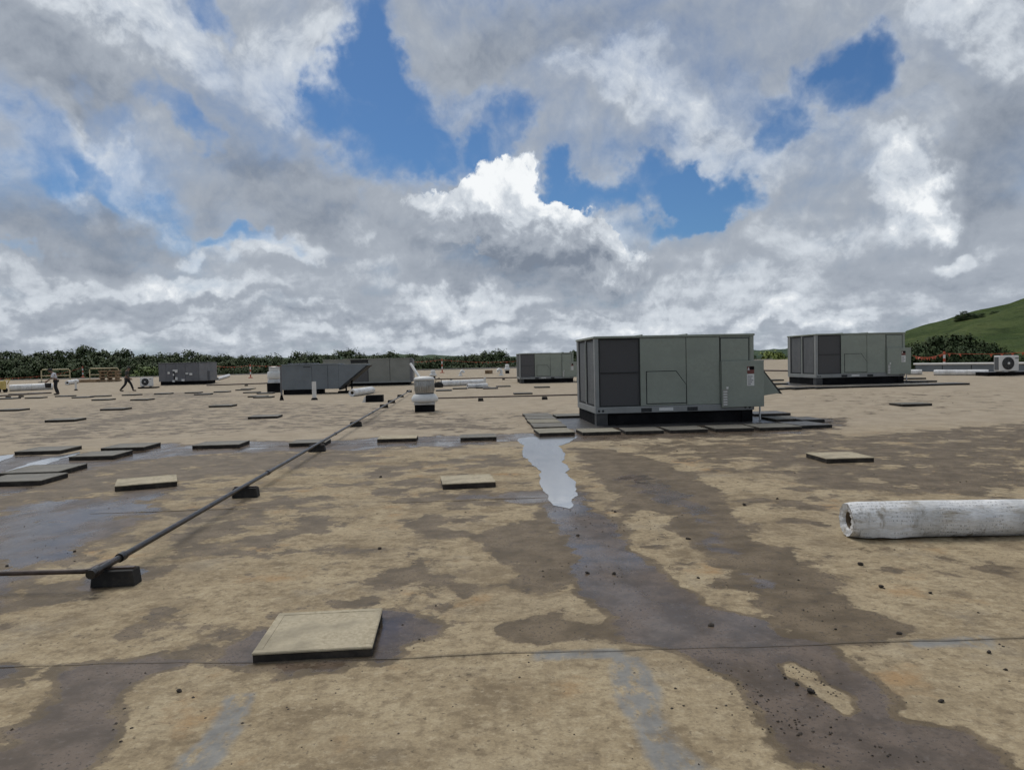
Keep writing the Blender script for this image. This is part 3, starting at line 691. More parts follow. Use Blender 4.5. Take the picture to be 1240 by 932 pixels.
o = copy_tree(rtu, skip=('rain_hood', 'hood_screen')); p = at(988.2, 466.3); o.location = p; o['label'] = 'green-grey rooftop air conditioner standing in front of the grassy hill'
o = copy_tree(rtu); p = at(629.5, 464.3); o.location = p; o['label'] = 'distant green-grey rooftop air conditioner partly hidden behind the nearest big unit'

# dark blue-grey unit with its sloping hood
def make_bluegrey():
    p = at(342, 478); t = thing('rooftop_air_conditioner', p, BA, 'low dark blue-grey air conditioner with long sloping hood, behind a white vent pipe', 'air conditioner')
    k_ = p.length/870; L = 3.05; H = 1.60
    MB().box(.05, .05, 0, 1.95, 1.9, .26).build('curb', M['black'], t)
    MB().box(0, .0, .262, L, 2.0, H).build('cabinet', M['bluegrey'], t, .015)
    for x in (1.60, 2.45): MB().box(x, -.004, .30, x+.018, .01, H-.06).build('panel_seam', M['gap'], t)
    MB().box(-.03, -.03, H, L+.03, 2.03, H+.05).build('top_cover', M['bluegrey'], t, .01)
    for x in np.arange(.3, 1.6, .32): MB().box(x, .1, H+.051, x+.12, 1.8, H+.11).build('fan_guard', M['slate'], t)
    MB().box(1.15, -.008, H-.13, 1.55, .004, H-.09).build('handle_slot', M['gap'], t)
    hd = MB().prism([(L+.002, .30), (L+.002, H-.01), (4.55, H-.01), (4.55, H-.10)], 'y', .0, 1.9).build('sloping_hood', M['bluegrey'], t, .008)
    MB().prism([(L+.0, .18), (L+.0, .30), (4.57, H-.09), (4.68, H-.09)], 'y', -.02, 1.92).build('hood_screen', M['gap'], hd)
    for x in (3.3, 3.62): MB().box(x, .6, 0, x+.08, .68, .55 + (x-3.3)*.5).build('support_leg', M['black'], t)
    MB().box(2.95, .2, 0, 3.75, .9, .12).build('support_sleeper', M['black'], t)
make_bluegrey()
def make_beige():
    p = at(392, 468.5); t = thing('rooftop_air_conditioner', p, BA, 'long beige-grey air conditioner standing behind the sloping hood of the blue-grey unit', 'air conditioner')
    s = p.y/870; X = lambda px: (px - 392)*s; H = 33*s
    MB().box(.1, .1, 0, X(497)-.1, 2.2, .2).build('curb', M['black'], t)
    MB().box(.02, .04, .202, X(497)-.02, 2.3, H-.06).build('inner_cabinet', M['gap'], t)
    MB().box(X(446), 0, .22, X(471.6), .1, H-.05).build('side_panel', M['beige'], t, .01)
    MB().box(X(471.6)+.03, 0, .22, X(496), .1, H-.05).build('side_panel', M['beige'], t, .01)
    MB().box(0, 0, .22, X(425), .1, H-.05).build('side_panel', M['beige'], t, .01)
    MB().box(X(425)+.05, .02, .26, X(446)-.05, .05, H-.40).build('coil_guard', M['coil'], t)
    MB().box(X(425)+.04, .0, H-.38, X(446)-.04, .045, H-.30).build('side_rail', M['beige'], t)
    MB().box(X(496)+.002, -.01, .25, X(499.5), 2.2, H-.08).build('end_panel', M['slate'], t, .01)
    MB().box(-.03, -.03, H-.05, X(497)+.03, 2.33, H).build('top_cover', M['beige'], t, .01)
    MB().box(0, -.02, .205, X(497), .02, .30).build('base_rail', M['greyrail'], t, .01)
make_beige()
def make_slate():
    p = at(192.5, 466.5); t = thing('rooftop_air_conditioner', p, BA, 'dark slate-grey air conditioner with white labels, at the far left before the trees', 'air conditioner')
    s = p.y/870; X = lambda px: (px - 192.5)*s; H = 26.2*s
    MB().box(.1, .1, 0, X(250)-.1, 2.2, .28).build('curb', M['black'], t)
    MB().box(0, .03, .282, X(250), 2.4, H).build('cabinet', M['slate'], t, .015)
    for a, b_ in ((192.7, 201), (201.4, 213), (213.4, 224), (224.4, 240)): MB().box(X(a), 0, .31, X(b_), .028, H-.05).build('side_panel', M['slate'], t, .01)
    MB().box(X(240.3), -.01, .31, X(250), .028, H-.02).build('bright_side', M['slate2'], t, .01)  # lighter copy of the slate: brightness of the right face put into colour
    MB().box(X(250)+.002, .1, .32, X(252.8), 1.4, 1.1).build('rain_hood', M['slate'], t, .01)
    MB().box(-.03, -.03, H, X(250)+.03, 2.42, H+.05).build('top_cover', M['slate'], t, .01)
    MB().box(X(210.3), -.06, .45, X(211.6), -.002, 1.15).build('disconnect_box', M['gap'], t)
    for (a, y0, w_, h_) in ((203.5, 450.5, 2.4, 2.6), (209.5, 448, 5.6, 1.6), (212, 449.5, 3, 2), (209.5, 453, 1.6, 2.2), (212.2, 457, 2.6, 3.6), (208.8, 460.5, 2.4, 2.4), (219.5, 459.5, 3.4, 2.6), (224.5, 452, 3, 1.6), (229, 452.4, 3.2, 2.6)):
        z = H - (y0 - 440.3)*s; MB().box(X(a), -.064, z - h_*s, X(a+w_), -.002, z).build('white_label', M['white'], t)
M['slate2'] = simple('slate_bright_side', (0.21, 0.21, 0.22), .5, 0, .12, 1.4, .2)
make_slate()

# ================================================================ split-system condensers
def make_condenser(loc, s, rz, label, base):
    t = thing('outdoor_condenser', loc, rz, label, 'air conditioner')
    z0 = base
    MB().box(0, 0, z0, .95*s, .36*s, z0+.72*s).build('casing', M['white'], t, .03*s)
    fg = MB().lathe([(.29*s, 0), (.29*s, .02*s), (.26*s, .03*s), (.26*s, .012*s), (.02*s, .012*s)], 28).xf(Matrix.Translation((.42*s, -.001, z0+.36*s)) @ Matrix.Rotation(PI/2, 4, 'X')).build('fan_opening', M['gap'], t)
    mb = MB()
    for r_ in (.07, .13, .19, .25): mb.lathe([((r_-.008)*s, 0), ((r_+.008)*s, 0), ((r_+.008)*s, .012*s), ((r_-.008)*s, .012*s)], 24, caps=False)
    for k_ in range(8): mb.xf(Matrix.Rotation(PI/4, 4, 'Z')).box(.02*s, -.006*s, 0, .26*s, .006*s, .01*s)
    mb.xf(Matrix.Translation((.42*s, -.03*s, z0+.36*s)) @ Matrix.Rotation(PI/2, 4, 'X')).build('fan_grille', M['slatecoil'], fg)
    MB().lathe([(0, 0), (.06*s, 0), (.05*s, .02*s), (0, .025*s)], 16, caps=False).xf(Matrix.Translation((.42*s, -.045*s, z0+.36*s)) @ Matrix.Rotation(PI/2, 4, 'X')).build('fan_hub', M['white'], fg)
    MB().box(-.012*s, .05*s, z0+.06*s, -.002, .31*s, z0+.66*s).build('side_grille', M['slatecoil'], t)
    MB().box(.76*s, -.008*s, z0+.56*s, .92*s, -.002*s, z0+.62*s).build('maker_plate', M['print'], t)
    for x in (.12, .74): MB().box(x*s, -.03*s, z0-.05*s, (x+.09)*s, .39*s, z0-.002).build('foot', M['slatecoil'], t)
    return t
p = at(1213.5, 456.0)
make_condenser(p + Vector((.05, .25, 0)), 1.0, BA, 'white split-system condenser with a round fan at the right edge of the roof', .24)
t = thing('equipment_sleeper', at(1198, 455.5), BA, 'low dark sleeper carrying the white condenser at the right edge', 'sleeper')
MB().box(0, .1, 0, 2.4, .9, .17).build('timber', M['black'], t, .01); MB().box(-.02, .08, .172, 2.42, .92, .185).build('cover_sheet', M['flash'], t)
p = at(168, 470.5)
make_condenser(p + Vector((.0, .2, 0)), .92, BA, 'small white condenser beside the slate-grey unit at the far left', .17)
t = thing('equipment_sleeper', p, BA, 'black sleeper under the small white condenser at the far left', 'sleeper')
MB().box(-.1, .05, 0, 1.25, .7, .11).build('timber', M['black'], t, .01)

# ================================================================ exhaust fans, vents, pipes
M['drum'] = simple('fan_drum_metal', (0.40, 0.385, 0.36), 0.38, .5, .2, 4, .4)
def make_fan_near():
    p = at(502.3, 499); p2 = at(526, 498.4); w_ = (p2 - p).length
    t = thing('exhaust_fan', p, BA, 'ribbed metal exhaust fan with a white skirt on a black square curb', 'roof vent')
    c_ = w_/2; s = p.y/870
    MB().box(0, 0, 0, w_, w_, .22).build('curb', M['black'], t, .01)
    MB().box(.0-.02, -.02, .222, w_+.02, w_+.02, .30).build('curb_cap', M['alu'], t, .01)
    R_ = 16.2*s
    MB().lathe([(R_*.72, .30), (R_*.95, .31), (R_*1.02, .36), (R_*1.0, .44), (R_*.86, .53), (R_*.72, .565)], 32, (c_, c_)).build('skirt', M['white'], t)
    MB().lathe([(R_*.70, .567), (R_*.70, .60)], 32, (c_, c_)).build('neck', M['gap'], t)
    r_ = 12.0*s
    MB().lathe([(r_*.98, .602), (r_*.98, .655), (r_, .66), (r_, 1.0), (r_*.98, 1.003)], 40, (c_, c_)).build('drum', M['drum'], t)
    mb = MB()
    for k_ in range(26):
        a = 2*PI*k_/26; mb.tube([(c_ + (r_+.004)*math.cos(a), c_ + (r_+.004)*math.sin(a), .665), (c_ + (r_+.004)*math.cos(a), c_ + (r_+.004)*math.sin(a), .99)], .006, 5)
    ob = mb.build('drum_rib', M['tape'], t); ob['kind'] = 'stuff'
    MB().lathe([(r_*.98, 1.004), (r_*1.07, 1.02), (r_*1.06, 1.06), (r_*.9, 1.105), (r_*.4, 1.13), (0, 1.135)], 32, (c_, c_)).build('cap', M['white'], t)
make_fan_near()
def make_fan_far():
    p = at(323.5, 475.3); s = p.y/870; w_ = 15*s
    t = thing('exhaust_fan', p, BA, 'white drum exhaust fan on tall black curb left of the blue-grey unit', 'roof vent')
    H = lambda y: (475.3 - y)*s
    MB().box(0, 0, 0, w_, w_, H(464)).build('curb', M['black'], t, .01)
    c_ = w_/2
    MB().lathe([(8.4*s, H(464)+.002), (8.4*s, H(462)), (7.2*s, H(459.5)), (7.0*s, H(459))], 28, (c_, c_)).build('skirt', M['alu'], t)
    MB().lathe([(7.6*s, H(458.9)), (8.4*s, H(458)), (8.3*s, H(451)), (7.4*s, H(450))], 28, (c_, c_)).build('wind_band', M['white'], t)
    MB().lathe([(6.3*s, H(449.9)), (6.4*s, H(445.5))], 28, (c_, c_)).build('drum', M['white'], t)
    MB().lathe([(6.4*s, H(445.4)), (6.6*s, H(444.8)), (6.3*s, H(444.2)), (0, H(443.8))], 28, (c_, c_)).build('cap', M['alu'], t)
make_fan_far()
def post(px, y0, y1, wpx, label, mat, matb, name='vent_pipe', cone=False, cat='vent pipe'):
    p = at(px, y1); s = p.y/870; h = (y1 - y0)*s; r_ = wpx*s/2
    t = thing(name, p, 0, label, cat)
    MB().tube([(0, 0, 0), (0, 0, h)], [r_, r_], 14).build('pipe', mat, t)
    if cone: MB().lathe([(r_*2.4, 0), (r_*1.8, .10), (r_*1.1, .22), (r_*1.05, .24)], 14).build('flashing_boot', matb, t)
    else: MB().lathe([(r_*1.7, 0), (r_*1.5, .05), (r_*1.08, .09), (r_*1.03, .10)], 14).build('flashing_boot', matb, t)
    return t
post(380.8, 462, 484, 5.0, 'short white vent pipe standing in front of the blue-grey unit', M['pvc'], M['black'])
post(341.2, 444, 484.5, 2.2, 'thin dark vent stack with a black boot at the left corner of the blue-grey unit', M['slate'], M['black'], cone=True)
post(587.2, 456.5, 468, 2.6, 'thin white vent pipe at the end of the far white rolls', M['pvc'], M['black'])
post(92, 460, 472.5, 2.4, 'thin white vent pipe by the far workers, left part of roof', M['pvc'], M['black'])
# leaning white pole behind the ribbed fan
a = at(511, 492); b_ = at_y(497.2, 440.5, a.y + .9); a2 = at_y(509.5, 459, a.y + .35)
tag(MB().tube([tuple(a2 + (a2 - b_)*1.1), tuple(b_)], .05, 10).build('leaning_pole', M['white']), 'white pole leaning up behind the ribbed exhaust fan', 'pole')
# small vents near the far edge
def gooseneck(px, y0, y1, label, face=1, s_=1.0):
    p = at(px, y1); s = p.y/870*s_; h = (y1 - y0)*p.y/870
    t = thing('gooseneck_vent', p, 0, label, 'roof vent'); r_ = h*.22
    MB().lathe([(h*.38, 0), (h*.36, h*.10), (h*.24, h*.18)], 14).build('flashing_boot', M['white'], t)
    MB().tube([(0, 0, h*.1), (0, 0, h*.6), (face*h*.10, 0, h*.80), (face*h*.32, 0, h*.86), (face*h*.5, 0, h*.74), (face*h*.56, 0, h*.5)], r_, 12).build('pipe', M['white'], t)
    MB().lathe([(0, 0), (r_*.9, 0)], 12, (face*h*.56, 0), caps=False).xf(Matrix.Translation((0, 0, h*.497))).build('mouth', M['gap'], t)
gooseneck(557.5, 448.0, 455, 'small white gooseneck vent near the far roof edge, right of an orange post', 1)
gooseneck(607, 446, 454.5, 'white gooseneck vent standing beside the white mushroom vent', -1)
def mushroom(px, y0, y1, wpx, label):
    p = at(px, y1); s = p.y/870; h = (y1 - y0)*s; r_ = wpx*s/2
    t = thing('mushroom_vent', p, BA, label, 'roof vent')
    MB().box(-r_*.62, -r_*.62, 0, r_*.62, r_*.62, h*.30).build('curb', M['black'], t)
    MB().lathe([(r_*.7, h*.302), (r_, h*.36), (r_*.98, h*.5), (r_*.7, h*.62), (r_*.66, h*.64)], 20).build('skirt', M['white'], t)
    MB().lathe([(r_*.62, h*.642), (r_*.66, h*.9), (r_*.5, h*.98), (0, h)], 20).build('cap', M['white'], t)
mushroom(614.3, 440.8, 452, 7.5, 'white mushroom vent on a black curb left of the distant green-grey unit')
mushroom(524.5, 448.0, 459, 9, 'dull white mushroom vent just behind the ribbed exhaust fan')
mushroom(436, 446, 452, 4, 'tiny vent cap behind the beige-grey unit') if False else None
# black box curb with a white wrap, in front of the beige unit
p = at(443, 487); s = p.y/870; t = thing('roof_curb', p, BA, 'low black box curb with white sheet at its side, by the long pipe', 'curb')
MB().box(0, 0, 0, 20*s, .6, 8.2*s).build('box', M['black'], t, .01)
MB().prism([(-.16, 0), (-.02, 0), (-.005, 7*s), (-.05, 6.5*s)], 'y', .05, .55).build('white_sheet', M['white'], t)
# black thing with straps next to the fan
p = at(531, 469); s = p.y/870; t = thing('tool_bag', p, BA, 'black tool bag lying between the ribbed fan and the white rolls', 'bag')
bm_ = MB().lathe([(0, 0), (.24, .0), (.30, .10), (.26, .24), (.12, .34), (0, .36)], 14, caps=False); bm_.xf(Matrix.Diagonal((1.1, .6, 1.0, 1))); bm_.build('bag_body', M['rubber'], t)
MB().tube([(-.2, 0, .28), (-.14, 0, .52), (.05, 0, .60), (.18, 0, .50), (.2, 0, .28)], .025, 6).build('strap', M['rubber'], t)

# long gas pipe on rubber blocks
def block(p, w_=.30, d_=.11, h=.105, name='pipe_support', label=None, strut=True, rz=BA):
    t = thing(name, p, rz, label, 'pipe support', 'rubber blocks under the roof pipes')
    MB().prism([(-w_/2, 0), (w_/2, 0), (w_/2-.015, h), (-w_/2+.015, h)], 'y', -d_/2, d_/2).build('rubber_block', M['rubber'], t, .008)
    if strut: MB().box(-w_/2+.02, -.02, h+.001, w_/2-.02, .02, h+.014).build('strut', M['brownpipe'], t)
    return t
PIPE_Z = .15
pa = at(112, 694, PIPE_Z); pb = at(497.5, 472.5, PIPE_Z)
pdir = (pb - pa); pdir.z = 0; pdir.normalize()
def pipe_at(Y_): k_ = (Y_ - pa.y)/(pb.y - pa.y); q_ = pa.lerp(pb, k_); return q_
t = thing('gas_pipe', (0, 0, 0), 0, 'long grey gas pipe running from the left foreground away between the units', 'pipe')
MB().tube([tuple(pa.lerp(pb, k_/24)) for k_ in range(25)], .024, 12).build('pipe', M['steel'], t)
cp = MB()
for q_ in (pa + pdir*.03, pa + pdir*.42): MB().tube([tuple(q_ - pdir*.03), tuple(q_ + pdir*.05)], .034, 14).build('coupling', M['steel'], t)
MB().tube([tuple(pa - pdir*.03), tuple(pa)], .033, 12).build('end_plug', M['steel'], t)
for Y_ in (9.5, 14.7, 21): q_ = pipe_at(Y_); MB().tube([tuple(q_ - pdir*.05), tuple(q_ + pdir*.05)], .032, 12).build('coupling', M['steel'], t)
for i, (px, py) in enumerate([(141, 707.5), (298, 601.5), (384, 546.5), (431, 516.5), (465, 493.8), (474, 488), (485, 481), (495.5, 475)]):
    g_ = at(px, py); lab = ['nearest big black rubber block under the bend of the gas pipe', 'second black rubber block along the long gas pipe', 'third black rubber block along the gas pipe, by the wet seam', 'fourth black rubber block along the gas pipe'][i] if i < 4 else 'distant black rubber block under the far end of the long gas pipe'
    block(g_, .31 if i == 0 else .30, .13, .115, label=lab)
pl = at(-70, 696, .13); pk = pa + pdir*.34
t = thing('branch_pipe', (0, 0, 0), 0, 'thin brown branch pipe coming in from the left edge to the gas pipe', 'pipe')
q1 = at(101, 691.5, .135)
MB().tube([tuple(pl), tuple(pl.lerp(q1, .5)), tuple(q1), tuple(q1 + Vector((.035, .012, .002))), tuple(q1.lerp(pk, .25) + Vector((.012, -.004, 0))), tuple(pk + Vector((-.028, -.03, .0)))], .0175, 10).build('pipe', M['brownpipe'], t)
def far_pipe(a, b_, r_, label, blocks, zz=.16):
    A = at(*a, zz); B = at(*b_, zz); n_ = 16
    t = thing('roof_pipe', (0, 0, 0), 0, label, 'pipe')
    pts = []
    for k_ in range(n_+1):
        q_ = A.lerp(B, k_/n_); pts.append((q_.x, q_.y, gz(q_.x, q_.y) + zz))
    MB().tube(pts, r_, 8).build('pipe', M['brownpipe'], t)
    for (k_) in blocks:
        q_ = A.lerp(B, k_); block(Vector((q_.x, q_.y, gz(q_.x, q_.y))), .22, .22, zz-r_-.015, label='small black rubber block under a far roof pipe', strut=False)
far_pipe((508, 482.5), (712, 477.5), .030, 'thin dark pipe crossing the roof between the ribbed fan and the nearest big unit', (.36, .74))
far_pipe((520, 459), (640, 456.8), .045, 'thin dark pipe in the distance behind the white rolls', (.22, .75))
far_pipe((250, 466.4), (345, 463.2), .05, 'thin dark pipe in the distance right of the slate-grey unit', (.5,))
far_pipe((-15, 480), (62, 475.5), .045, 'thin dark pipe at the left edge near the far workers', (.3, .5))
far_pipe((690, 452), (1000, 449.5), .05, 'thin dark pipe far behind the two right units', (.8,))
# ================================================================ walkway pavers
def paver(p, w_=.61, d_=.61, h=.072, mat='paver', rz=BA, label='', group=None, tilt=0.0):
    t = thing('roof_paver', p, rz, label, 'paver', group)
    key = (round(w_, 2), round(d_, 2), mat, h)
    a, b_ = w_/2, d_/2
    if key not in PAV:
        lo = MB().prism([(-a+.004, -b_+.004), (a-.004, -b_+.004), (a-.004, b_-.004), (-a+.004, b_-.004)], 'z', 0, h-.014)
        o1 = lo.build('foam_base', M['foam'] if mat != 'paverdark' else M['rubber'], t, .004)
        w2 = MB()
        lip = .045; hh = h - .003
        w2.box(-a, -b_, h-.0135, a, b_, hh)
        for (x0, y0, x1, y1) in ((-a+.004, -b_+.004, a-.004, -b_+lip), (-a+.004, b_-lip, a-.004, b_-.004), (-a+.004, -b_+lip, -a+lip, b_-lip), (a-lip, -b_+lip, a-.004, b_-lip)): w2.box(x0, y0, hh-.004, x1, y1, h)
        o2 = w2.build('concrete_top', M[mat], t, .003)
        PAV[key] = (o1.data, o2.data)
    else:
        for nm, me_, bv in (('foam_base', PAV[key][0], .004), ('concrete_top', PAV[key][1], .003)):
            o = bpy.data.objects.new(nm, me_); C.objects.link(o); o.parent = t; TREE.setdefault(t.name, []).append(o.name)
            b__ = o.modifiers.new('bevel', 'BEVEL'); b__.width = bv; b__.segments = 2; b__.limit_method = 'ANGLE'; b__.angle_limit = R(40)
    return t
PAV = {}
def paver_px(x, y, w_=.68, d_=.68, **k_):
    """centre of the front bottom edge seen at (x, y)"""
    q_ = at(x, y); rz_ = k_.get('rz', BA); return paver(q_ + Vector((-math.sin(rz_), math.cos(rz_), 0))*(d_/2), w_, d_, **k_)
paver_px(378.5, 799, .625, .61, h=.056, rz=BA+R(.6), label='largest paver in the foreground, tan square with a dark edge on the near seam')
paver_px(177.5, 591.8, .73, .66, rz=R(26), label='tan paver standing in the wet patch left of the gas pipe')
paver_px(568.5, 591.2, .66, .64, rz=R(8), label='tan paver in the middle of the roof, left of the white puddle')
paver_px(1030, 560.2, .70, .66, rz=BA-R(2), mat='paver', label='tan paver alone on the right, behind the big white roll')
paver_px(1111, 491.8, .86, .62, mat='paverwet', label='dark edged paver alone in front of the unit by the hill')
G1 = 'pavers along the wet seam'
for x, y, w_, d_, lab, mt in ((480.5, 535, .78, .66, 'thin pale paver on the wet seam just right of the gas pipe', 'paver'), (579.5, 533.5, .72, .66, 'dark edged paver on the wet seam left of the unit pavers', 'paverwet'),
     (261, 543, .88, .74, 'paver on the wet seam left of the gas pipe, alone', 'paverwet'), (372, 540.3, .70, .62, 'paver on the wet seam right under the gas pipe', 'paverwet'), (148, 546.2, .80, .80, 'paver at the back of the cluster by the left water strip, right end', 'paverwet'),
     (110, 557, .74, .78, 'paver beside the near end of the bright water strip on the left', 'paverwet'), (45, 550.5, .82, .80, 'paver on the wet seam behind the bright water strip', 'paverwet'), (34, 577.5, .85, .86, 'paver at the left edge in front of the water strip, second from the front', 'paverwet'), (10, 589, .85, .70, 'frontmost paver of the cluster at the left edge', 'paverwet')):
    paver_px(x, y, w_, d_, mat=mt, label=lab, group=G1)
G2 = 'pavers scattered over the far roof'
FARP = [(72, 511), (135, 497), (9, 498), (266, 493), (318, 507), (168, 485), (121, 485), (118, 480.5), (156, 479), (195, 477.5), (232, 476.2), (244, 478.2), (267, 475.2), (293, 472.8), (303, 476), (310, 481), (39, 482.6), (6, 483.5), (75, 480.5), (96, 482),
        (317, 482), (320, 477), (537, 473.6), (557, 471.2), (594, 471), (634, 477.6), (657, 469.6), (299, 471.5), (585, 470.2), (610, 468.5), (40, 476.8), (18, 477.8)]
for x, y in FARP:
    paver_px(x, y, .86, .80, mat=rng.choice(['paverwet', 'paverwet', 'paverdark']), rz=BA + rng.uniform(-.05, .05), label='thin dark paver lying flat on the distant part of the roof', group=G2)
# ring of pavers round the nearest unit
G3 = 'pavers round the nearest air conditioner'
names = ['first', 'second', 'third', 'fourth', 'fifth', 'sixth', 'seventh', 'eighth', 'ninth']
M['paverpale'] = simple('paver_concrete_grey', (0.250, 0.228, 0.170), 0.78, 0, .2, 2.5, .5, .5, 90, dirtc=(0.13, 0.115, 0.085))  # paler grey concrete than the other pavers of the ring
for i, (x, y, w_) in enumerate(((729, 526.7, .80), (781, 525.5, .80), (835, 524, .80), (890, 522.4, .82))):
    paver_px(x, y, w_, .74, h=.072, rz=BA+(.03, -.04, .02, -.03)[i], mat='paverpale' if i == 0 else 'paverwet', label=names[i] + ' paver from the left in the row before the nearest big unit', group=G3)
paver_px(946, 521.0, .90, .85, h=.072, mat='paverwet', label='paver at the right front corner of the nearest big unit', group=G3)
paver_px(990, 518.5, .70, .95, mat='paverdark', rz=BA+.1, label='soaked black paver farthest right of the nearest big unit', group=G3)
paver_px(958, 510.6, .72, .85, mat='paverwet', label='paver behind the front right corner of the nearest big unit', group=G3)
paver_px(936, 503.8, .95, .85, mat='paverdark', label='rearmost paver right of the nearest big unit', group=G3)
paver_px(985, 511.5, .55, .80, mat='paverdark', label='small soaked paver right of the nearest big unit', group=G3)
for i in range(5):
    y = (527.8, 520.4, 515.0, 510.4, 506.4)[i]; x = (674.5, 667.5, 661.5, 657, 653.5)[i]
    q_ = at(x, y); paver(q_ + UY*.52, .74, 1.0, h=.072, rz=BA+(.02, -.02, .015, -.02, .02)[i], mat='paverpale' if i in (0, 2) else 'paverwet', label=names[i] + ' paver from the front in the column left of the nearest big unit', group=G3)
paver_px(692, 506.5, .80, .8, mat='paverwet', label='paver behind the left corner of the nearest big unit', group=G3)
mb = MB(); z_ = .006
a = rtu.location
def apron(root, x0, x1, y0, y1, h, name='membrane_patch'):
    M_ = Matrix.Translation(root) @ Matrix.Rotation(BA, 4, 'Z')
    vs = []
    for (x, y, dz) in ((x0, y0, -.003), (x1, y0, -.003), (x1, y1, -.003), (x0, y1, -.003), (x0+.03, y0+.03, h), (x1-.03, y0+.03, h), (x1-.03, y1-.03, h), (x0+.03, y1-.03, h)):
        q_ = M_ @ Vector((x, y, 0)); vs.append((q_.x, q_.y, gz(q_.x, q_.y) + dz))
    MB().add(vs, [(4,5,6,7),(0,1,5,4),(1,2,6,5),(2,3,7,6),(3,0,4,7)]).build(name, M['flash'], roof)
apron(a, -1.05, 4.6, -.42, 3.3, .010)
# ring of pavers round the unit by the hill
G4 = 'pavers round the unit by the hill'
for i in range(9):
    x = 950 + i*26.5; y = 472.0 - i*.72
    q_ = at(x, y); paver(q_ + UY*.45, .86, .85, mat='paverdark' if i % 3 else 'paverwet', label=names[i] + ' paver from the left in the dark row before the unit by the hill', group=G4)
for x, y in ((940, 466.2), (936, 461.5), (1120, 463.0), (1108, 459.4)):
    q_ = at(x, y); paver(q_ + UY*.45, 1.1, .85, mat='paverwet', label='dark paver at a side of the unit by the hill', group=G4)
apron(at(988.2, 466.3), -1.0, 4.6, -.35, 3.2, .010)

# ================================================================ rolls of roofing membrane
def roll(loc, L, r_, rz, label, mat='wrap', dirt=0, group='wrapped rolls of roofing membrane', seed=0, hole=.40, flap=False):
    t = thing('membrane_roll', loc, rz, label, 'roll', group); r0 = random.Random(seed)
    seg, n_ = 36, max(10, int(L/.05)) if L > 2 and flap else 24
    v = []; 
    ph = [r0.uniform(0, 6.28) for _ in range(8)]
    for i in range(n_+1):
        x = L*i/n_
        for k_ in range(seg):
            a_ = 2*PI*k_/seg
            rr = r_*(1 + .012*math.sin(3*a_ + ph[0] + x*2.1) + .010*math.sin(7*a_ + ph[1] - x*4.3) + .008*math.sin(x*9 + ph[2] + 2*a_))
            e_ = min(x, L - x)
            if e_ < .10: rr *= 1 - .10*(1 - e_/.10)**2 + (1 - e_/.10)*.02*math.sin(9*a_ + ph[3])
            z = rr*math.cos(a_); y = rr*math.sin(a_)
            if z < -r_*.93: z = -r_*.93 + (z + r_*.93)*.3
            v.append((x, y, z))
    f = [(i*seg + k_, (i+1)*seg + k_, (i+1)*seg + (k_+1) % seg, i*seg + (k_+1) % seg) for i in range(n_) for k_ in range(seg)]
    mb = MB().add(v, f, True)
    for x, sgn in ((0, 1), (L, -1)):             # crumpled film folded into the ends
        rings = []
        for (rf, dx_) in ((.90, 0), (.72, .012), (hole*1.12, .004), (hole, .03)):
            rings.append([(x + sgn*(dx_ + .006*math.sin(11*2*PI*k_/seg + ph[4] + rf*9)), rf*r_*math.sin(2*PI*k_/seg), rf*r_*math.cos(2*PI*k_/seg)) for k_ in range(seg)])
        vs = [p_ for rg in rings for p_ in rg]
        mb.add(vs, [(j*seg + k_, j*seg + (k_+1) % seg, (j+1)*seg + (k_+1) % seg, (j+1)*seg + k_) for j in range(3) for k_ in range(seg)], True)
    mb.build('wrapper', M[mat], t)
    hr = r_*hole*.98
    MB().lathe([(hr, .0), (hr, .5), (hr*.86, .5), (hr*.86, 0), (hr, 0)], 24, caps=False).xf(Matrix.Translation((.028, 0, 0)) @ Matrix.Rotation(PI/2, 4, 'Y')).build('cardboard_core', M['core'], t)
    MB().lathe([(hr*.86, 0), (0, 0)], 24, caps=False).xf(Matrix.Translation((.33, 0, 0)) @ Matrix.Rotation(PI/2, 4, 'Y')).build('core_depth', M['gap'], t)
    if flap:
        vs = []; nn = 14
        for i in range(nn+1):
            x = .06 + .52*i/nn; w1 = .075*math.sin(PI*i/nn)**.7
            a0 = PI*.60 + .05*math.sin(i)
            for j in range(4):
                a_ = a0 + j*.16; rr = r_*(1.012 + .05*(j/3)*w1/.075) 
                vs.append((x, -rr*math.sin(a_) - .02*(j/3)*w1/.075, rr*math.cos(a_) - .012*j/3))
        MB().add(vs, [(i*4+j, (i+1)*4+j, (i+1)*4+j+1, i*4+j+1) for i in range(nn) for j in range(3)], True).build('torn_flap', M['wrap2'], t)
    return t
p = at(1023, 655.5); r_ = .152
roll(Vector((p.x + .085, p.y + .155, r_*.93 + .004)), 3.3, r_, R(-1.5), 'large white wrapped membrane roll lying in the right foreground', 'wrap', seed=3, flap=True, hole=.50)
def roll_px(a, b_, r_, label, seed, mat='wrap2', dz=0):
    A = at(*a); B = at(*b_); d_ = B - A; L = math.hypot(d_.x, d_.y)
    o = roll(A + Vector((0, r_*.8, r_*.95 + dz)), L, r_, math.atan2(d_.y, d_.x), label, mat, seed=seed); o.rotation_euler.y = -math.atan2(B.z - A.z, L); return o
roll_px((1132.5, 454.5), (1199, 454.6), .145, 'white wrapped roll lying before the low wall at the right', 11)
roll_px((1100, 453.8), (1118, 453.8), .14, 'short white roll end showing beside the unit by the hill', 12)
roll_px((9, 474), (62, 471.5), .26, 'long white wrapped roll at the far left beside the worker', 13)
roll_px((533, 468.0), (587, 465.8), .20, 'upper white wrapped roll between the ribbed fan and the thin vent pipe', 14)
roll_px((566, 470.2), (590, 469.2), .14, 'lower short white roll next to the thin vent pipe', 15)
roll_px((425.5, 480.2), (450, 476.2), .19, 'stubby white roll with a dark end lying in front of the beige-grey unit', 16)
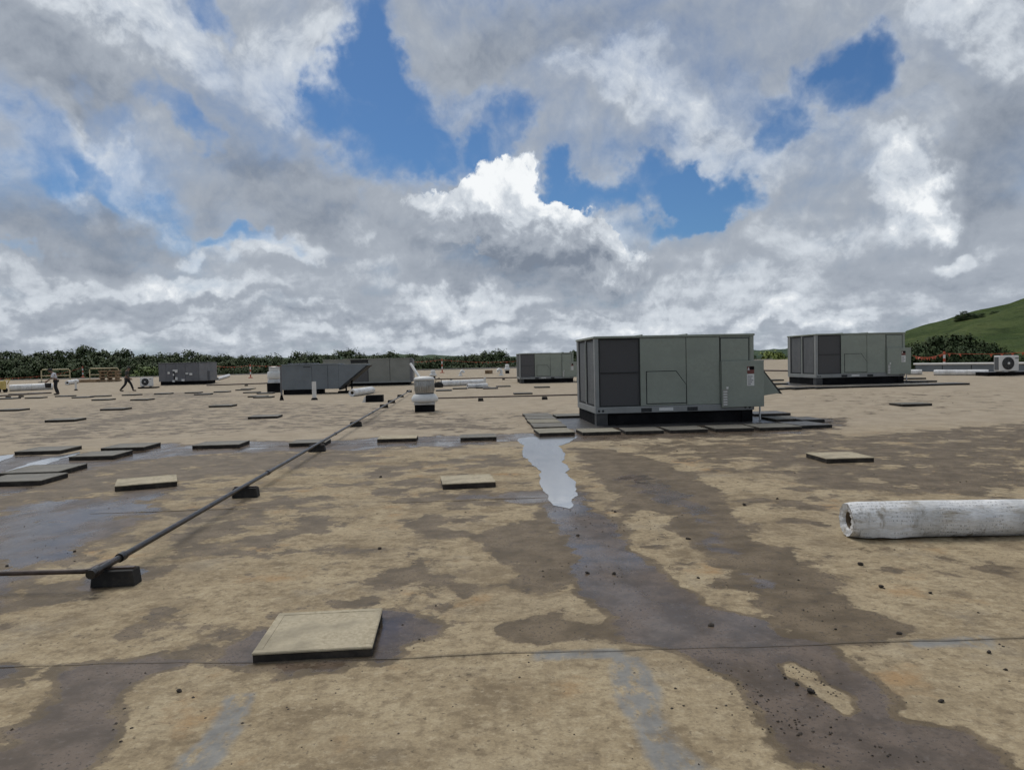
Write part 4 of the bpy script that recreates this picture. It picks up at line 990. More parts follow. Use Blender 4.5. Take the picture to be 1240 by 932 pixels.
roll_px((263, 460.5), (277, 456.2), .15, 'small white roll lying askew right of the slate-grey unit', 17)
roll_px((80, 466.0), (92, 464.0), .20, 'crumpled white roll lying behind the worker in the white shirt', 18)

# ================================================================ low wall on the right, posts, flag lines
A = at(1108, 449.6); B = at(1345, 452.5)
t = thing('low_wall', A, math.atan2(B.y - A.y, B.x - A.x), 'low dark wall with a white coping at the right roof edge', 'wall')
Lw = math.hypot(B.x - A.x, B.y - A.y); hz_ = .36
mb = MB(); mb.box(0, 0, -.35, Lw, .25, hz_); mb.build('wall_body', M['slatewall'] if 'slatewall' in M else M['bluegrey'], t)
MB().tube([(-.05, -.03, hz_+.06), (Lw, -.03, hz_+.06)], .055, 10).build('white_coping', M['pvc'], t)
for k_ in range(7): MB().box(k_*1.5, -.02, -.3, k_*1.5+.03, -.001, hz_-.02).build('joint_cover', M['gap'], t)
def delineator(px, y0, y1, label):
    p = at(px, y1); s = p.y/870; h = (y1 - y0)*s
    t = thing('warning_post', p, 0, label, 'post', 'orange and white warning posts')
    MB().lathe([(.24, 0), (.24, .05), (.10, .09), (.07, .10)], 8).build('base', M['orange'], t)
    for k_ in range(5):
        MB().tube([(0, 0, .10 + (h-.1)*k_/5 + .001), (0, 0, .10 + (h-.1)*(k_+1)/5)], .06, 12).build('stripe', M['white'] if k_ % 2 else M['orange'], t)
    return p, h
d1 = delineator(1143.5, 425.3, 448.5, 'orange and white warning post at the low wall on the right')
d2 = delineator(535.5, 434.2, 451.4, 'orange and white warning post at the far edge right of the ribbed fan')
d3 = delineator(303.5, 441.0, 457.6, 'orange and white warning post at the far edge left of the white drum fan')
d4 = delineator(100.5, 443.5, 457, 'faded warning post among the far workers, left part of roof')
def flag_line(pts, label, step, size, parts=True):
    t = thing('flag_line', (0, 0, 0), 0, label, 'flag line', 'lines of orange warning flags')
    r0 = random.Random(len(pts))
    P = []
    for a, b_ in zip(pts[:-1], pts[1:]):
        n_ = 12
        for k_ in range(n_): q_ = a.lerp(b_, k_/n_); q_.z -= .16*math.sin(PI*k_/n_); P.append(q_)
    P.append(pts[-1])
    MB().tube([tuple(q_) for q_ in P], .012, 5).build('rope', M['orange'], t)
    mbs = MB(); proto = None
    for a, b_ in zip(P[:-1], P[1:]):
        L = (b_ - a).length; n_ = max(1, int(L/step)); rz = math.atan2(b_.y - a.y, b_.x - a.x)
        for k_ in range(n_):
            q_ = a.lerp(b_, (k_ + .5)/n_)
            if r0.random() < .25: continue
            w_ = size*.42
            vs = [(-w_, 0, 0), (w_, 0, 0), (0, .0, -size), (-w_, .012, 0), (w_, .012, 0), (0, .012, -size)]
            fs = [(0, 2, 1), (3, 4, 5), (0, 1, 4, 3), (1, 2, 5, 4), (2, 0, 3, 5)]
            tw = r0.uniform(-.6, .6); sw = r0.uniform(-.7, .7)
            mt = Matrix.Translation(q_) @ Matrix.Rotation(rz + tw, 4, 'Z') @ Matrix.Rotation(sw, 4, 'X')
            if parts:
                if proto is None: proto = MB().add(vs, fs).mesh('flag'); proto.materials.append(M['orange'])
                o = bpy.data.objects.new('flag', proto); C.objects.link(o); o.matrix_local = mt; o.parent = t
            else: mbs.add([tuple(mt @ Vector(v_)) for v_ in vs], fs)
    if not parts: o = mbs.build('flag', M['orange'], t); o['kind'] = 'stuff'
top = lambda d_: d_[0] + Vector((0, 0, d_[1] - .12))
flag_line([at_y(1105, 430.5, d1[0].y + .6), top(d1), at_y(1300, 420.8, d1[0].y - 2)], 'line of orange pennants over the low wall on the right', .34, .20)
flag_line([at_y(-40, 457.0, 73), at_y(48, 455.5, 73), top(d4)], 'line of orange pennants at the far left roof edge', 1.0, .14, False)
flag_line([at_y(252, 441.8, 70), top(d3), at_y(392, 440.2, 72), at_y(470, 437, 73), top(d2), at_y(625, 437.5, 73)], 'line of orange pennants along the far roof edge behind the units', 1.0, .14, False)

# ================================================================ stuff by the workers: rails, lumber, drum
def guard_rail(x0, x1, y0, y1, label):
    A = at(x0, y1); B = at(x1, y1 - .0218*(x1-x0)); s = A.y/870; h = (y1 - y0)*s
    t = thing('guard_rail', A, math.atan2(B.y - A.y, B.x - A.x), label, 'railing', 'pale guard rails at the far left'); L = math.hypot(B.x-A.x, B.y-A.y); r_ = .05
    MB().tube([(0, 0, 0), (0, 0, h-.12), (.12, 0, h), (L-.12, 0, h), (L, 0, h-.12), (L, 0, 0)], r_, 8).build('hoop', M['railpaint'], t)
    MB().tube([(.05, 0, h*.5), (L-.05, 0, h*.5)], r_*.8, 8).build('mid_bar', M['railpaint'], t)
    for x in (0, L): MB().box(x-.15, -.3, -.02, x+.15, .3, .06).build('foot', M['slate'], t)
M['railpaint'] = simple('faded_rail', (0.50, 0.42, 0.24), .5, 0, .15, 3, .3)
guard_rail(50.5, 85, 447.6, 463, 'pale tubular guard rail behind the worker in the white shirt')
guard_rail(109, 144, 446.2, 461.5, 'pale tubular guard rail around the stacked lumber')
p = at(119, 462.5); s = p.y/870; t = thing('lumber_stack', p, BA, 'stack of brown boards and pallets at the far left', 'lumber')
for j in range(4):
    for i in range(2): MB().box(i*.9, .1*j % .3, .06+j*.30, i*.9+.8, 1.0, .20+j*.30).build('board', M['wood'], t, .01)
for x in (.1, .8, 1.5): MB().box(x, .1, 0, x+.1, .9, .058).box(x, .1, .205, x+.1, .9, .355).box(x, .1, .505, x+.1, .9, .655).box(x, .1, .805, x+.1, .9, .955).build('bearer', M['wood'], t)
p = at(104, 463); t = thing('lumber_pile', p, BA, 'low pile of pale lumber beside the faded warning post', 'lumber')
for i in range(4): MB().box(-1.2+i*.1, i*.28, 0, .9+i*.1, i*.28+.24, .22 + .05*(i % 2)).build('board', M['wood'], t, .01)
p = at(0, 475.5); s = p.y/870; t = thing('yellow_cart', p, BA, 'faded yellow tool cart cut by the left edge', 'cart')
MB().box(-.9, 0, .22, .0, .8, .85).build('bin', M['yellow'], t, .04); MB().tube([(.1, .1, .6), (.32, .1, .95), (.32, .7, .95), (.1, .7, .6)], .03, 8).build('push_handle', M['yellow'], t)
for (x, y) in ((-.7, 0), (-.7, .8), (-.1, 0), (-.1, .8)): MB().lathe([(0, -.05), (.17, -.05), (.17, .05), (0, .05)], 14, caps=False).xf(Matrix.Translation((x, y, .17)) @ Matrix.Rotation(PI/2, 4, 'X')).build('wheel', M['rubber'], t)
# a brown carton and small junk towards the far edge
p = at(592, 452.5); t = thing('brown_carton', p, BA, 'small brown carton near the far edge left of the white gooseneck vent', 'box')
MB().box(-.35, 0, 0, .35, .5, .34).build('carton', M['wood'], t, .01); MB().box(-.34, -.16, .26, .0, -.002, .28).build('carton_flap', M['wood'], t)

# ================================================================ two workers
def skin_mesh(name, joints, bones, mat, parent, root=0, sub=1):
    me_ = bpy.data.meshes.new(name); me_.from_pydata([j[0] for j in joints], bones, []); o = bpy.data.objects.new(name, me_); C.objects.link(o)
    md = o.modifiers.new('skin', 'SKIN'); md.use_smooth_shade = True
    for i, j in enumerate(joints):
        sv = me_.skin_vertices[0].data[i]; sv.radius = j[1] if isinstance(j[1], tuple) else (j[1], j[1]); sv.use_root = (i == root)
    sd_ = o.modifiers.new('smooth', 'SUBSURF'); sd_.levels = sub; sd_.render_levels = sub
    me_.materials.append(mat); o.parent = parent; return o
def limb_hand(J, Bn, iw, wrist, d_, side):
    """palm and five fingers grown from the wrist along d_"""
    d_ = Vector(d_).normalized(); w_ = Vector(wrist); s_ = d_.cross(Vector((0, 1, 0))).normalized() if abs(d_.y) < .9 else d_.cross(Vector((0, 0, 1))).normalized()
    J.append((tuple(w_ + d_*.05), (.030, .018))); ip = len(J)-1; Bn.append((iw, ip))
    for k_, (off, ln) in enumerate(((-.030, .075), (-.010, .085), (.010, .080), (.030, .062))):
        a_ = w_ + d_*.095 + s_*off; J.append((tuple(a_), .009)); i1 = len(J)-1; Bn.append((ip, i1))
        J.append((tuple(a_ + d_*ln*.6 + Vector((0, .012, 0))), .008)); i2 = len(J)-1; Bn.append((i1, i2))
        J.append((tuple(a_ + d_*ln*.9 + Vector((0, .035, 0))), .007)); Bn.append((i2, len(J)-1))
    th = w_ + d_*.045 - s_*.045; J.append((tuple(th), .010)); i1 = len(J)-1; Bn.append((ip, i1)); J.append((tuple(th + d_*.045 - s_*.012), .008)); Bn.append((i1, len(J)-1))
def person(loc, rz, label, pose, mats, H=1.75):
    t = thing('person', loc, rz, label, 'person'); sc_ = H/1.75; t.scale = (sc_*1.2, sc_*1.2, sc_)
    g = pose; skin, shirt, pants, boot, hat = mats
    # faces -x; y is its left-right axis
    pel = Vector((0, 0, .95)); ch = Vector(g['chest']); nk = Vector(g['neck']); hd = Vector(g['head'])
    J = [(tuple(pel), (.13, .10)), (tuple(pel.lerp(ch, .5)), (.125, .095)), (tuple(ch), (.15, .105)), (tuple(nk), (.055, .055)), (tuple(hd - Vector((0, 0, .06))), (.075, .07)), (tuple(hd), (.092, .080)), (tuple(hd + Vector((0, 0, .085))), (.062, .058)), (tuple(hd + Vector((-.10, 0, -.01))), (.014, .016))]
    Bn = [(0, 1), (1, 2), (2, 3), (3, 4), (4, 5), (5, 6), (5, 7)]
    sl, pl, bl = [(J[0][0], (.145, .115)), (J[1][0], (.14, .11)), (J[2][0], (.168, .12)), (tuple(ch.lerp(nk, .6)), (.085, .075))], [(tuple(pel + Vector((0, 0, .05))), (.14, .115))], []
    sb, pb_ = [(0, 1), (1, 2), (2, 3)], []
    for sgn, arm in ((-1, g['arm_r']), (1, g['arm_l'])):
        sh = ch + Vector((0, sgn*.19, .10)); e_, w_ = Vector(arm[0]), Vector(arm[1])
        J += [(tuple(sh), .055), (tuple(e_), .040), (tuple(w_), .028)]; n_ = len(J); Bn += [(2, n_-3), (n_-3, n_-2), (n_-2, n_-1)]
        limb_hand(J, Bn, n_-1, w_, w_ - e_, sgn)
        sl += [(tuple(sh), .070), (tuple(sh.lerp(e_, .9)), .055)]; k_ = len(sl); sb += [(2, k_-2), (k_-2, k_-1)]
        if g.get('long'): sl.append((tuple(e_.lerp(w_, .85)), .045)); sb.append((k_-1, k_))
    for sgn, leg in ((-1, g['leg_r']), (1, g['leg_l'])):
        hp_ = pel + Vector((0, sgn*.095, -.06)); k1, an = Vector(leg[0]), Vector(leg[1])
        J += [(tuple(hp_), .085), (tuple(k1), .055), (tuple(an), .038), (tuple(an + Vector((-.12, 0, -.045))), .030)]; n_ = len(J); Bn += [(0, n_-4), (n_-4, n_-3), (n_-3, n_-2), (n_-2, n_-1)]
        pl += [(tuple(hp_), .105), (tuple(k1), .075), (tuple(an + Vector((0, 0, .03))), .062)]; k_ = len(pl); pb_ += [(0, k_-3), (k_-3, k_-2), (k_-2, k_-1)]
        bt = skin_mesh('boot', [(tuple(an + Vector((.02, 0, .06))), .060), (tuple(an + Vector((.01, 0, -.035))), .055), (tuple(an + Vector((-.10, 0, -.045))), .048), (tuple(an + Vector((-.17, 0, -.05))), .040)], [(0, 1), (1, 2), (2, 3)], boot, t)
    skin_mesh('body', J, Bn, skin, t)
    skin_mesh('shirt', sl, sb, shirt, t); skin_mesh('trousers', pl, pb_, pants, t)
    MB().lathe([(.105, -.01), (.108, .02), (.095, .09), (.05, .13), (0, .14)], 18, caps=False).xf(Matrix.Translation(hd + Vector((0, 0, .02))) @ Matrix.Diagonal((1.08, .92, 1, 1))).build('cap' if g.get('cap') else 'hood', hat, t)
    if g.get('cap'): MB().prism([(-.20, -.06), (-.08, -.085), (-.08, .085), (-.20, .06)], 'z', 0, .012).xf(Matrix.Translation(hd + Vector((0, 0, .045)))).build('cap_peak', hat, t)
    for sgn in (-1, 1): MB().lathe([(0, 0), (.012, .004), (0, .012)], 8, caps=False).xf(Matrix.Translation(hd + Vector((-.088, sgn*.032, 0))) @ Matrix.Rotation(-PI/2, 4, 'Y')).build('eye', M['gap'], t)
    for sgn in (-1, 1): MB().lathe([(0, -.012), (.022, -.01), (.03, 0), (.022, .01), (0, .012)], 10, caps=False).xf(Matrix.Translation(hd + Vector((0, sgn*.082, 0))) @ Matrix.Rotation(PI/2, 4, 'X')).build('ear', skin, t)
    MB().box(-.004, -.022, -.003, .002, .022, .003).xf(Matrix.Translation(hd + Vector((-.085, 0, -.048)))).build('mouth', M['lip'], t)
    return t
M['skin'] = simple('skin', (0.22, 0.125, 0.085), .55, 0, .08, 9); M['lip'] = simple('lip', (0.20, 0.08, 0.07), .5)
M['shirtw'] = simple('white_shirt', (0.62, 0.63, 0.68), .85, 0, .1, 5, .15); M['shirtd'] = simple('dark_hoodie', (0.050, 0.052, 0.046), .9, 0, .2, 5)
M['pants'] = simple('black_trousers', (0.016, 0.016, 0.019), .85, 0, .2, 5); M['boots'] = simple('work_boots', (0.020, 0.017, 0.014), .8, 0, .2, 5); M['capm'] = simple('black_cap', (0.015, 0.014, 0.014), .8, 0, .2, 5)
pose1 = dict(chest=(-.10, 0, 1.30), neck=(-.17, 0, 1.47), head=(-.25, 0, 1.57), arm_r=((-.22, -.25, 1.08), (-.40, -.18, .92)), arm_l=((-.20, .25, 1.08), (-.38, .12, .90)),
             leg_r=((-.06, -.11, .52), (.02, -.12, .10)), leg_l=((-.02, .11, .52), (.10, .13, .10)), cap=True)
q_ = at(68.5, 478); person(q_, R(35), 'worker in a white shirt, black cap and black trousers stooping at the far left', pose1, (M['skin'], M['shirtw'], M['pants'], M['boots'], M['capm']), 1.78)
hb = q_ + Vector((-.34, -.22, .0))
t = thing('black_bucket', (hb.x - .05, hb.y, hb.z + .48), 0, 'black round bucket held by the worker in the white shirt', 'bucket')
MB().lathe([(0, 0), (.16, 0), (.20, .30), (.19, .30), (.15, .02), (0, .02)], 18, caps=False).build('bucket_body', M['rubber'], t)
MB().tube([(-.19, 0, .28), (-.14, 0, .42), (0, 0, .47), (.14, 0, .42), (.19, 0, .28)], .008, 6).build('bail_handle', M['steel'], t)
pose2 = dict(chest=(-.03, 0, 1.34), neck=(-.08, 0, 1.50), head=(-.12, 0, 1.61), arm_r=((.06, -.27, 1.12), (-.08, -.27, .90)), arm_l=((-.02, .27, 1.10), (-.20, .24, .93)),
             leg_r=((-.20, -.10, .54), (-.30, -.10, .12)), leg_l=((.06, .10, .52), (.32, .10, .13)), long=True)
person(at(154, 474.3), R(180+20), 'worker in a dark hooded top and black trousers walking beside the lumber', pose2, (M['skin'], M['shirtd'], M['pants'], M['boots'], M['shirtd']), 1.78)

# ================================================================ dirt lying on the roof
M['clod'] = simple('dark_clod', (0.045, 0.036, 0.028), .95, 0, .3, 30, .4, .6, 60)
def clod(loc, r_, seed):
    r0 = random.Random(seed); bm = bmesh.new(); bmesh.ops.create_icosphere(bm, subdivisions=2, radius=1)
    k_ = [Vector((r0.uniform(-1, 1), r0.uniform(-1, 1), r0.uniform(-1, 1))).normalized() for _ in range(7)]
    for v in bm.verts:
        n_ = v.co.normalized(); d_ = sum(max(0, n_.dot(a_) - .5)*.8 for a_ in k_)
        v.co = n_*(.62 + d_*.7); v.co.z = max(v.co.z*.72, -.35)
    for v in bm.verts: v.co = (v.co + Vector((0, 0, .33)))*r_
    me_ = bpy.data.meshes.new('dirt_clod'); bm.to_mesh(me_); bm.free(); me_.materials.append(M['clod'])
    o = bpy.data.objects.new('dirt_clod', me_); C.objects.link(o); o.location = loc; o.rotation_euler = (0, 0, r0.uniform(0, 6)); return o
CL = [(860, 757.5, 4), (833, 653, 3), (1042, 684, 4.2), (1090, 768, 3.6), (1127, 718, 2.6), (982, 838, 5), (712, 694, 2.6), (744, 695, 3), (700, 648, 2.2), (1140, 849, 4), (1068, 711, 3), (902, 612, 2.2), (217, 837, 3.6), (461, 578, 2), (460, 665, 2.6), (846, 700, 2), (965, 829, 3), (951, 821, 2), (941, 604, 2), (1218, 811, 2.6), (1198, 790, 3), (745, 620, 2), (1012, 762, 2), (90, 668, 2), (8, 686, 2.4)]
for i, (x, y, w_) in enumerate(CL):
    p = at(x, y); o = clod(p, w_*p.y/870, i)
    tag(o, {0: 'dark clod of dirt lying in the shallow water stream, nearest one right of the middle', 2: 'dark clod of dirt on dry roof in front of the white roll'}.get(i, 'small dark crumb of dirt lying loose on the roof'), 'dirt clod', 'loose crumbs of dirt')
mb = MB(); r0 = random.Random(21)
def crumb(x, y, r_):
    z = gz(x, y); a_ = r0.uniform(0, 6.3); h = r_*r0.uniform(.35, .8)
    vs = [(x + r_*r0.uniform(.6, 1.2)*math.cos(a_ + k_*1.257), y + r_*r0.uniform(.6, 1.2)*math.sin(a_ + k_*1.257), z) for k_ in range(5)] + [(x + r0.uniform(-.3, .3)*r_, y + r0.uniform(-.3, .3)*r_, z + h)]
    mb.add(vs, [(k_, (k_+1) % 5, 5) for k_ in range(5)])
lines = [[(694, 608), (735, 640)], [(860, 800), (930, 870), (1010, 905), (1180, 930)], [(880, 800), (1000, 890)], [(30, 665), (85, 668), (20, 690)], [(660, 690), (760, 700)], [(730, 600), (880, 690), (1000, 760)], [(780, 590), (930, 680), (1030, 750)], [(960, 800), (990, 840)]]
for _ in range(480):
    ln = r0.choice(lines); k_ = r0.randrange(len(ln)-1); f_ = r0.random()
    px = ln[k_][0] + (ln[k_+1][0]-ln[k_][0])*f_ + r0.gauss(0, 22); py = ln[k_][1] + (ln[k_+1][1]-ln[k_][1])*f_ + r0.gauss(0, 7)
    q_ = at(px, py); crumb(q_.x, q_.y, r0.uniform(.003, .009)*(.6 + q_.y/12)*(1.8 if r0.random() < .06 else 1))
for _ in range(520):
    Y_ = 2.3 + 22*r0.random()**2.0; X_ = r0.uniform(-.72, .72)*Y_; crumb(X_, Y_, r0.uniform(.003, .010)*(.7 + Y_/14))
tag(mb.build('roof_grit', M['clod']), kind='stuff')
# ================================================================ land, hill and trees beyond the roof
def grass_material(name, a, b_, sc_):
    m, t, b = material(name); pos = t.n('ShaderNodeNewGeometry').outputs['Position']
    n = t.noise(pos, sc_, 7, .62); n2_ = t.noise(pos, sc_*9, 5, .65)
    c = t.mix(t.sstep(n, .35, .65), a, b_); c = t.mix(t.m('MULTIPLY', t.sstep(n2_, .45, .7), .5), c, tuple(x*.55 for x in a))
    t.put(b.inputs['Base Color'], c); b.inputs['Roughness'].default_value = .95; b.inputs['Specular IOR Level'].default_value = .1
    t.put(b.inputs['Normal'], t.n('ShaderNodeBump', {'Height': n2_, 'Strength': .8, 'Distance': .8}).outputs[0])
    return m
M['field'] = grass_material('field_grass', (0.050, 0.085, 0.025), (0.085, 0.110, 0.035), .01)
def hill_material():
    m, t, b = material('hill_grass'); pos = t.n('ShaderNodeNewGeometry').outputs['Position']
    p2_ = t.vm('MULTIPLY', pos, (1, .6, 2.2))
    a_ = t.noise(p2_, .022, 7, .62); c_ = t.noise(p2_, .12, 7, .66); d_ = t.noise(pos, .5, 5, .65)
    c = t.mix(t.sstep(a_, .38, .62), (0.046, 0.074, 0.020), (0.084, 0.110, 0.036))
    c = t.mix(t.m('MULTIPLY', t.sstep(c_, .50, .66), .7), c, (0.026, 0.044, 0.012))
    c = t.mix(t.m('MULTIPLY', t.sstep(c_, .46, .34), .5), c, (0.13, 0.145, 0.052))
    c = t.mix(t.m('MULTIPLY', t.sstep(d_, .54, .66), .6), c, (0.022, 0.034, 0.012))
    t.put(b.inputs['Base Color'], c); b.inputs['Roughness'].default_value = .95; b.inputs['Specular IOR Level'].default_value = .1
    t.put(b.inputs['Normal'], t.n('ShaderNodeBump', {'Height': t.m('ADD', c_, d_), 'Strength': .9, 'Distance': 1.6}).outputs[0])
    return m
M['hillgrass'] = hill_material() if True else  grass_material('hill_grass', (0.034, 0.064, 0.012), (0.060, 0.090, 0.020), .045)
rr = [0, 60, 120, 200, 300, 450, 700, 1100, 1800, 3000, 6000]
mb = MB(); vs = [(0, 0, -9)]; SEG = 64
for r_ in rr[1:]: vs += [(r_*math.cos(2*PI*k_/SEG), r_*math.sin(2*PI*k_/SEG), -9) for k_ in range(SEG)]
fs = [(0, 1+k_, 1+(k_+1) % SEG) for k_ in range(SEG)]
for j in range(len(rr)-2):
    a_ = 1 + j*SEG; b_ = a_ + SEG; fs += [(a_+k_, b_+k_, b_+(k_+1) % SEG, a_+(k_+1) % SEG) for k_ in range(SEG)]
tag(mb.add(vs, fs, True).build('ground', M['field']), kind='structure')
from mathutils import noise as mnoise
def hill(name, ridge, Yr, Yf, Yb, mat, nx, ny, bumpy):
    """a hill whose skyline is given in pixels of the photograph at distance Yr; it falls to the fields on both sides"""
    R_ = [(at_y(px, py, Yr)) for px, py in ridge]; xs = np.linspace(R_[0].x, R_[-1].x, nx)
    hz_ = np.interp(xs, [p.x for p in R_], [p.z for p in R_]); vs = []
    ys = list(np.linspace(Yf, Yr, ny)) + list(np.linspace(Yr, Yb, ny//2))[1:]
    for y in ys:
        k_ = (y - Yf)/(Yr - Yf) if y <= Yr else 1 - (y - Yr)/(Yb - Yr)
        f_ = k_**.9
        for x, h in zip(xs, hz_):
            z = -9.3 + (h + 9.3)*f_
            z += bumpy*f_*(1-f_*.55)*(mnoise.fractal(Vector((x*.02, y*.02, 3)), 1, 2, 5)) if y != Yr else bumpy*.06*mnoise.fractal(Vector((x*.05, 1, 3)), 1, 2, 4)
            vs.append((x*y/Yr, y, z))
    n_ = len(xs); fs = [(j*n_+i, j*n_+i+1, (j+1)*n_+i+1, (j+1)*n_+i) for j in range(len(ys)-1) for i in range(n_-1)]
    o = MB().add(vs, fs, True).build(name, mat); tag(o, kind='structure'); return o
hill('grassy_hill', [(1000, 446), (1050, 440), (1078, 418), (1096, 401), (1120, 393), (1145, 387), (1165, 380.5), (1185, 375), (1205, 371.5), (1222, 368), (1240, 361.5), (1280, 348), (1340, 333), (1450, 322), (1650, 330), (1900, 380)], 330, 120, 620, M['hillgrass'], 130, 60, 5.0)
M['farwood'] = grass_material('distant_wooded_hills', (0.042, 0.068, 0.045), (0.075, 0.105, 0.055), .012)
hill('distant_hills', [(-200, 460), (-50, 436), (100, 437), (250, 434), (330, 434.5), (400, 430), (440, 431), (490, 430.5), (520, 430.0), (560, 431), (600, 432), (660, 431), (760, 429), (880, 424.5), (925, 424), (960, 422), (1010, 422), (1060, 422), (1150, 424), (1300, 426)], 1500, 700, 2600, M['farwood'], 220, 24, 16)
# trees: tapered trunk, limbs, and a crown of many leaf-sized faces gathered in clumps
M['bark'] = simple('bark', (0.085, 0.065, 0.048), .9, 0, .25, 3)
def leafmat(name, a, b_):
    m, t, b = material(name); pos = t.n('ShaderNodeTexCoord').outputs['Object']
    ri = t.n('ShaderNodeObjectInfo').outputs['Random']
    n = t.noise(pos, .9, 4, .6)
    c = t.mix(t.sstep(n, .35, .65), a, b_); c = t.mix(t.lin(ri, 0, 1, 0, .45), c, tuple(x*k_ for x, k_ in zip(a, (1.5, 1.15, .9))))
    t.put(b.inputs['Base Color'], c); b.inputs['Roughness'].default_value = .75; b.inputs['Specular IOR Level'].default_value = .2
    return m
M['leaf'] = leafmat('leaves_dark', (0.032, 0.054, 0.022), (0.048, 0.074, 0.028))
M['leaf2'] = leafmat('leaves_bright', (0.13, 0.185, 0.05), (0.18, 0.235, 0.07))
def tree_meshes(seed, h, w_, clumps, per, leaf, conical=0.0):
    r0 = random.Random(seed); mb = MB(); NR = []
    for c_ in range(clumps):
        u_ = r0.random(); zz = h*(.22 + .78*u_)
        prof = math.sqrt(max(.03, 1 - ((u_ - .42)/.60)**2)) * (1 - conical*u_)
        a_ = r0.uniform(0, 6.283); rad = w_*.5*prof*math.sqrt(r0.uniform(.15, 1.0))
        cx, cy = rad*math.cos(a_), rad*math.sin(a_); cr = h*r0.uniform(.045, .10)
        for l_ in range(per):
            d_ = Vector((r0.gauss(0, 1), r0.gauss(0, 1), r0.gauss(0, .75))).normalized()*cr*r0.uniform(.5, 1.1)
            p = Vector((cx, cy, zz)) + d_
            n_ = (d_.normalized()*.8 + Vector((r0.gauss(0, .5), r0.gauss(0, .5), .35 + r0.gauss(0, .4)))).normalized()
            sm_ = (d_.normalized()*.55 + (Vector((cx, cy, zz - h*.5))).normalized()*.65 + Vector((0, 0, .15))).normalized(); NR += [tuple(sm_)]*4
            t1 = n_.orthogonal().normalized(); t1.rotate(Matrix.Rotation(r0.uniform(0, 6.28), 3, n_)); t2 = n_.cross(t1)
            s1, s2 = leaf*r0.uniform(.6, 1.3), leaf*r0.uniform(.4, .8)
            q4 = [p - t1*s1, p - t2*s2, p + t1*s1, p + t2*s2]
            if (q4[1]-q4[0]).cross(q4[2]-q4[0]).dot(sm_) < 0: q4.reverse()
            mb.add(q4, [(0, 1, 2, 3)])
    cm = bpy.data.meshes.new('crown'); cm.from_pydata(mb.v, [], mb.f); cm.update()
    cm.polygons.foreach_set('use_smooth', [True]*len(cm.polygons)); cm.normals_split_custom_set_from_vertices(NR)
    tb = MB(); r_ = h*.022
    tb.tube([(0, 0, -.2), (r0.uniform(-.1, .1), 0, h*.3), (r0.uniform(-.2, .2), r0.uniform(-.2, .2), h*.62), (0, 0, h*.88)], [r_*1.2, r_*.9, r_*.5, r_*.15], 8)
    for k_ in range(7):
        a_ = r0.uniform(0, 6.28); z0 = h*r0.uniform(.25, .6); l_ = w_*r0.uniform(.25, .42)
        tb.tube([(0, 0, z0), (l_*.5*math.cos(a_), l_*.5*math.sin(a_), z0 + l_*.35), (l_*math.cos(a_), l_*math.sin(a_), z0 + l_*.8)], [r_*.45, r_*.3, r_*.1], 6)
    return cm, tb.mesh('trunk')
PROT = [tree_meshes(s_, 14, w_, int(c_*1.15), p_+8, .30, k_) for s_, w_, c_, p_, k_ in ((1, 9, 80, 26, 0), (2, 11, 95, 26, 0), (3, 7.5, 70, 26, .2), (4, 8, 80, 26, .1), (5, 10, 80, 26, 0), (6, 6, 55, 26, .35), (7, 12, 110, 24, .05))]
for cm, tm in PROT: cm.materials.append(M['leaf']); tm.materials.append(M['bark'])
M['leaf3'] = leafmat('leaves_mid', (0.070, 0.110, 0.032), (0.105, 0.150, 0.045)); CM3 = PROT[1][0].copy(); CM3.materials.clear(); CM3.materials.append(M['leaf3'])
CM2 = PROT[1][0].copy(); CM2.materials.clear(); CM2.materials.append(M['leaf2'])
def tree(x, y, z0, h, k_, label, group, wide=1.0, mesh=None, name='broadleaf_tree'):
    t = thing(name, (x, y, z0), rng.uniform(0, 6.28), label, 'tree', group)
    s = h/14.6; t.scale = (s*wide, s*wide, s)
    for nm, me_ in (('crown', mesh or PROT[k_][0]), ('trunk', PROT[k_][1])):
        o = bpy.data.objects.new(nm, me_); C.objects.link(o); o.parent = t
    return t
SKY_LINE = [(-80, 428), (0, 426), (12, 427), (35, 423), (52, 427), (70, 425.5), (85, 426), (100, 421.5), (118, 418.5), (128, 421), (140, 425), (160, 423.5), (172, 429), (186, 423.5), (200, 429), (217, 422.5), (235, 426.5), (250, 427), (272, 431), (290, 430), (305, 429), (315, 428), (325, 431.5), (340, 431), (352, 429), (368, 423.5), (384, 430.5), (396, 431), (410, 428), (421, 422), (432, 428), (442, 428), (456, 423.5), (472, 424.5), (480, 431), (496, 430.5), (520, 430), (532, 429), (545, 431.5), (565, 432), (580, 430.5), (596, 425.5), (610, 426.5), (624, 428.5), (640, 431), (690, 424), (700, 426), (760, 432), (930, 431), (952, 431)]
LX = [p[0] for p in SKY_LINE]; LY = [p[1] for p in SKY_LINE]
GL = 'trees of the wood beyond the far roof edge'
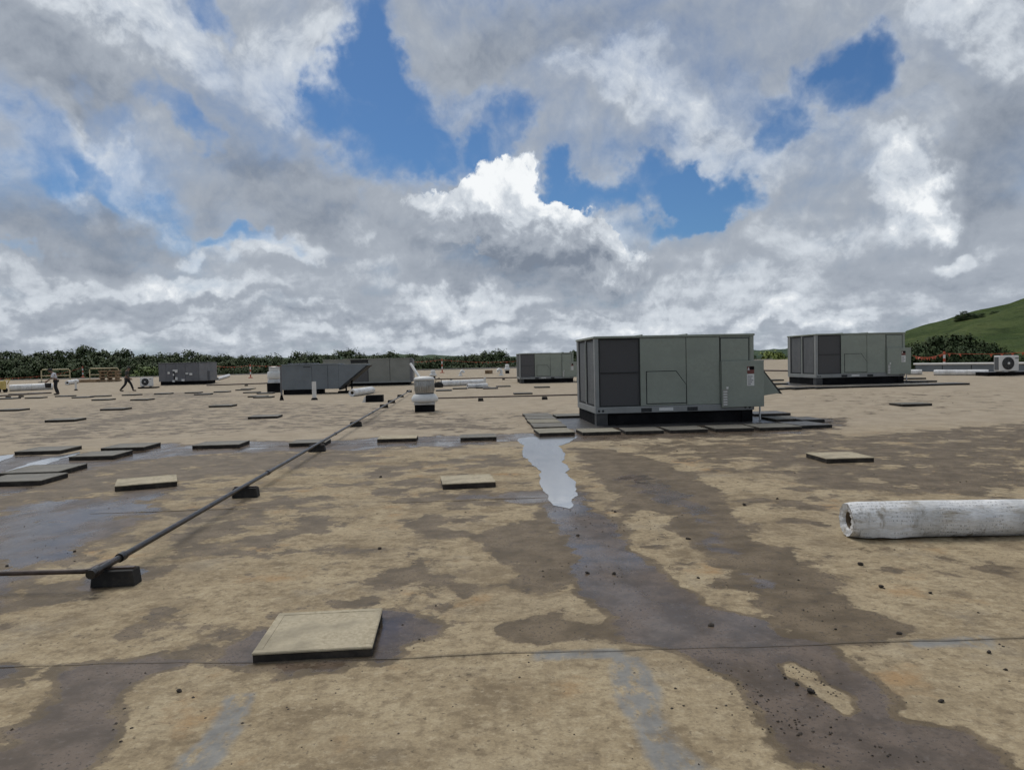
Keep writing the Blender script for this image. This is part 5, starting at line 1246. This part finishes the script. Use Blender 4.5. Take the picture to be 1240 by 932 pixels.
def skyline_trees(x0, x1, step, Y0, Y1, drop, lab):
    x = x0
    while x < x1:
        Y_ = rng.uniform(Y0, Y1); top = float(np.interp(x, LX, LY)) + drop + rng.choice((-.5, 0, 2, 4, 6.5))
        q_ = at_y(x, top, Y_); tree(q_.x, q_.y, -9, q_.z + 9, rng.randrange(7), lab, GL, rng.uniform(.85, 1.2))
        x += step*rng.uniform(.75, 1.25)
TL = 'dark green broadleaf tree in the wood beyond the far roof edge'
skyline_trees(-90, 700, 12.0, 185, 215, -1.5, TL)
skyline_trees(-90, 700, 15.0, 150, 172, 7, TL)
skyline_trees(-90, 470, 16.0, 128, 142, 15, TL)
skyline_trees(700, 990, 9.0, 225, 250, -3.0, TL)
skyline_trees(896, 960, 7.0, 180, 205, 5.0, TL)
q_ = at_y(183, 443.5, 112); tree(q_.x, q_.y, -9, q_.z + 9, 1, 'bright green bushy tree right behind the small white condenser', None, 1.1, CM3)
q_ = at_y(938, 425.0, 160); tree(q_.x, q_.y, -9, q_.z + 9, 1, 'bright yellow-green round tree between the two right-hand units', None, 1.25, CM2)
for x, top, Y_ in ((1100, 416, 135), (1112, 417, 130), (1122, 412, 134), (1134, 406.5, 132), (1146, 405, 133), (1156, 405, 131), (1166, 405.5, 134), (1175, 409, 132), (1185, 411, 134), (1196, 416, 131), (1207, 421, 133), (1220, 426, 130), (1128, 418, 112), (1150, 418, 112), (1172, 420, 114), (1196, 426, 112), (1240, 429, 125), (1262, 428, 128)):
    q_ = at_y(x, top, Y_); tree(q_.x, q_.y, -9, q_.z + 9, rng.randrange(7), 'dark tree in the clump at the foot of the grassy hill', 'trees at the foot of the hill', .9)
for x, y, h in ((1168, 386.5, 4.5), (1176, 387, 3.5), (1160, 387.5, 3), (1205, 383, 3), (1188, 386, 3)):
    d_ = ray(x, y); dg = None
    lo = 150.0
    # find where the line of sight meets the hill
    sc_ = bpy.context.evaluated_depsgraph_get() if False else None
    Y_ = 290.0; q_ = at_y(x, y, Y_); tree(q_.x, q_.y, q_.z - h*.55, h*1.3, rng.randrange(7), 'dark bush high on the slope of the grassy hill', 'bushes on the hill', 2.0, name='hill_bush')
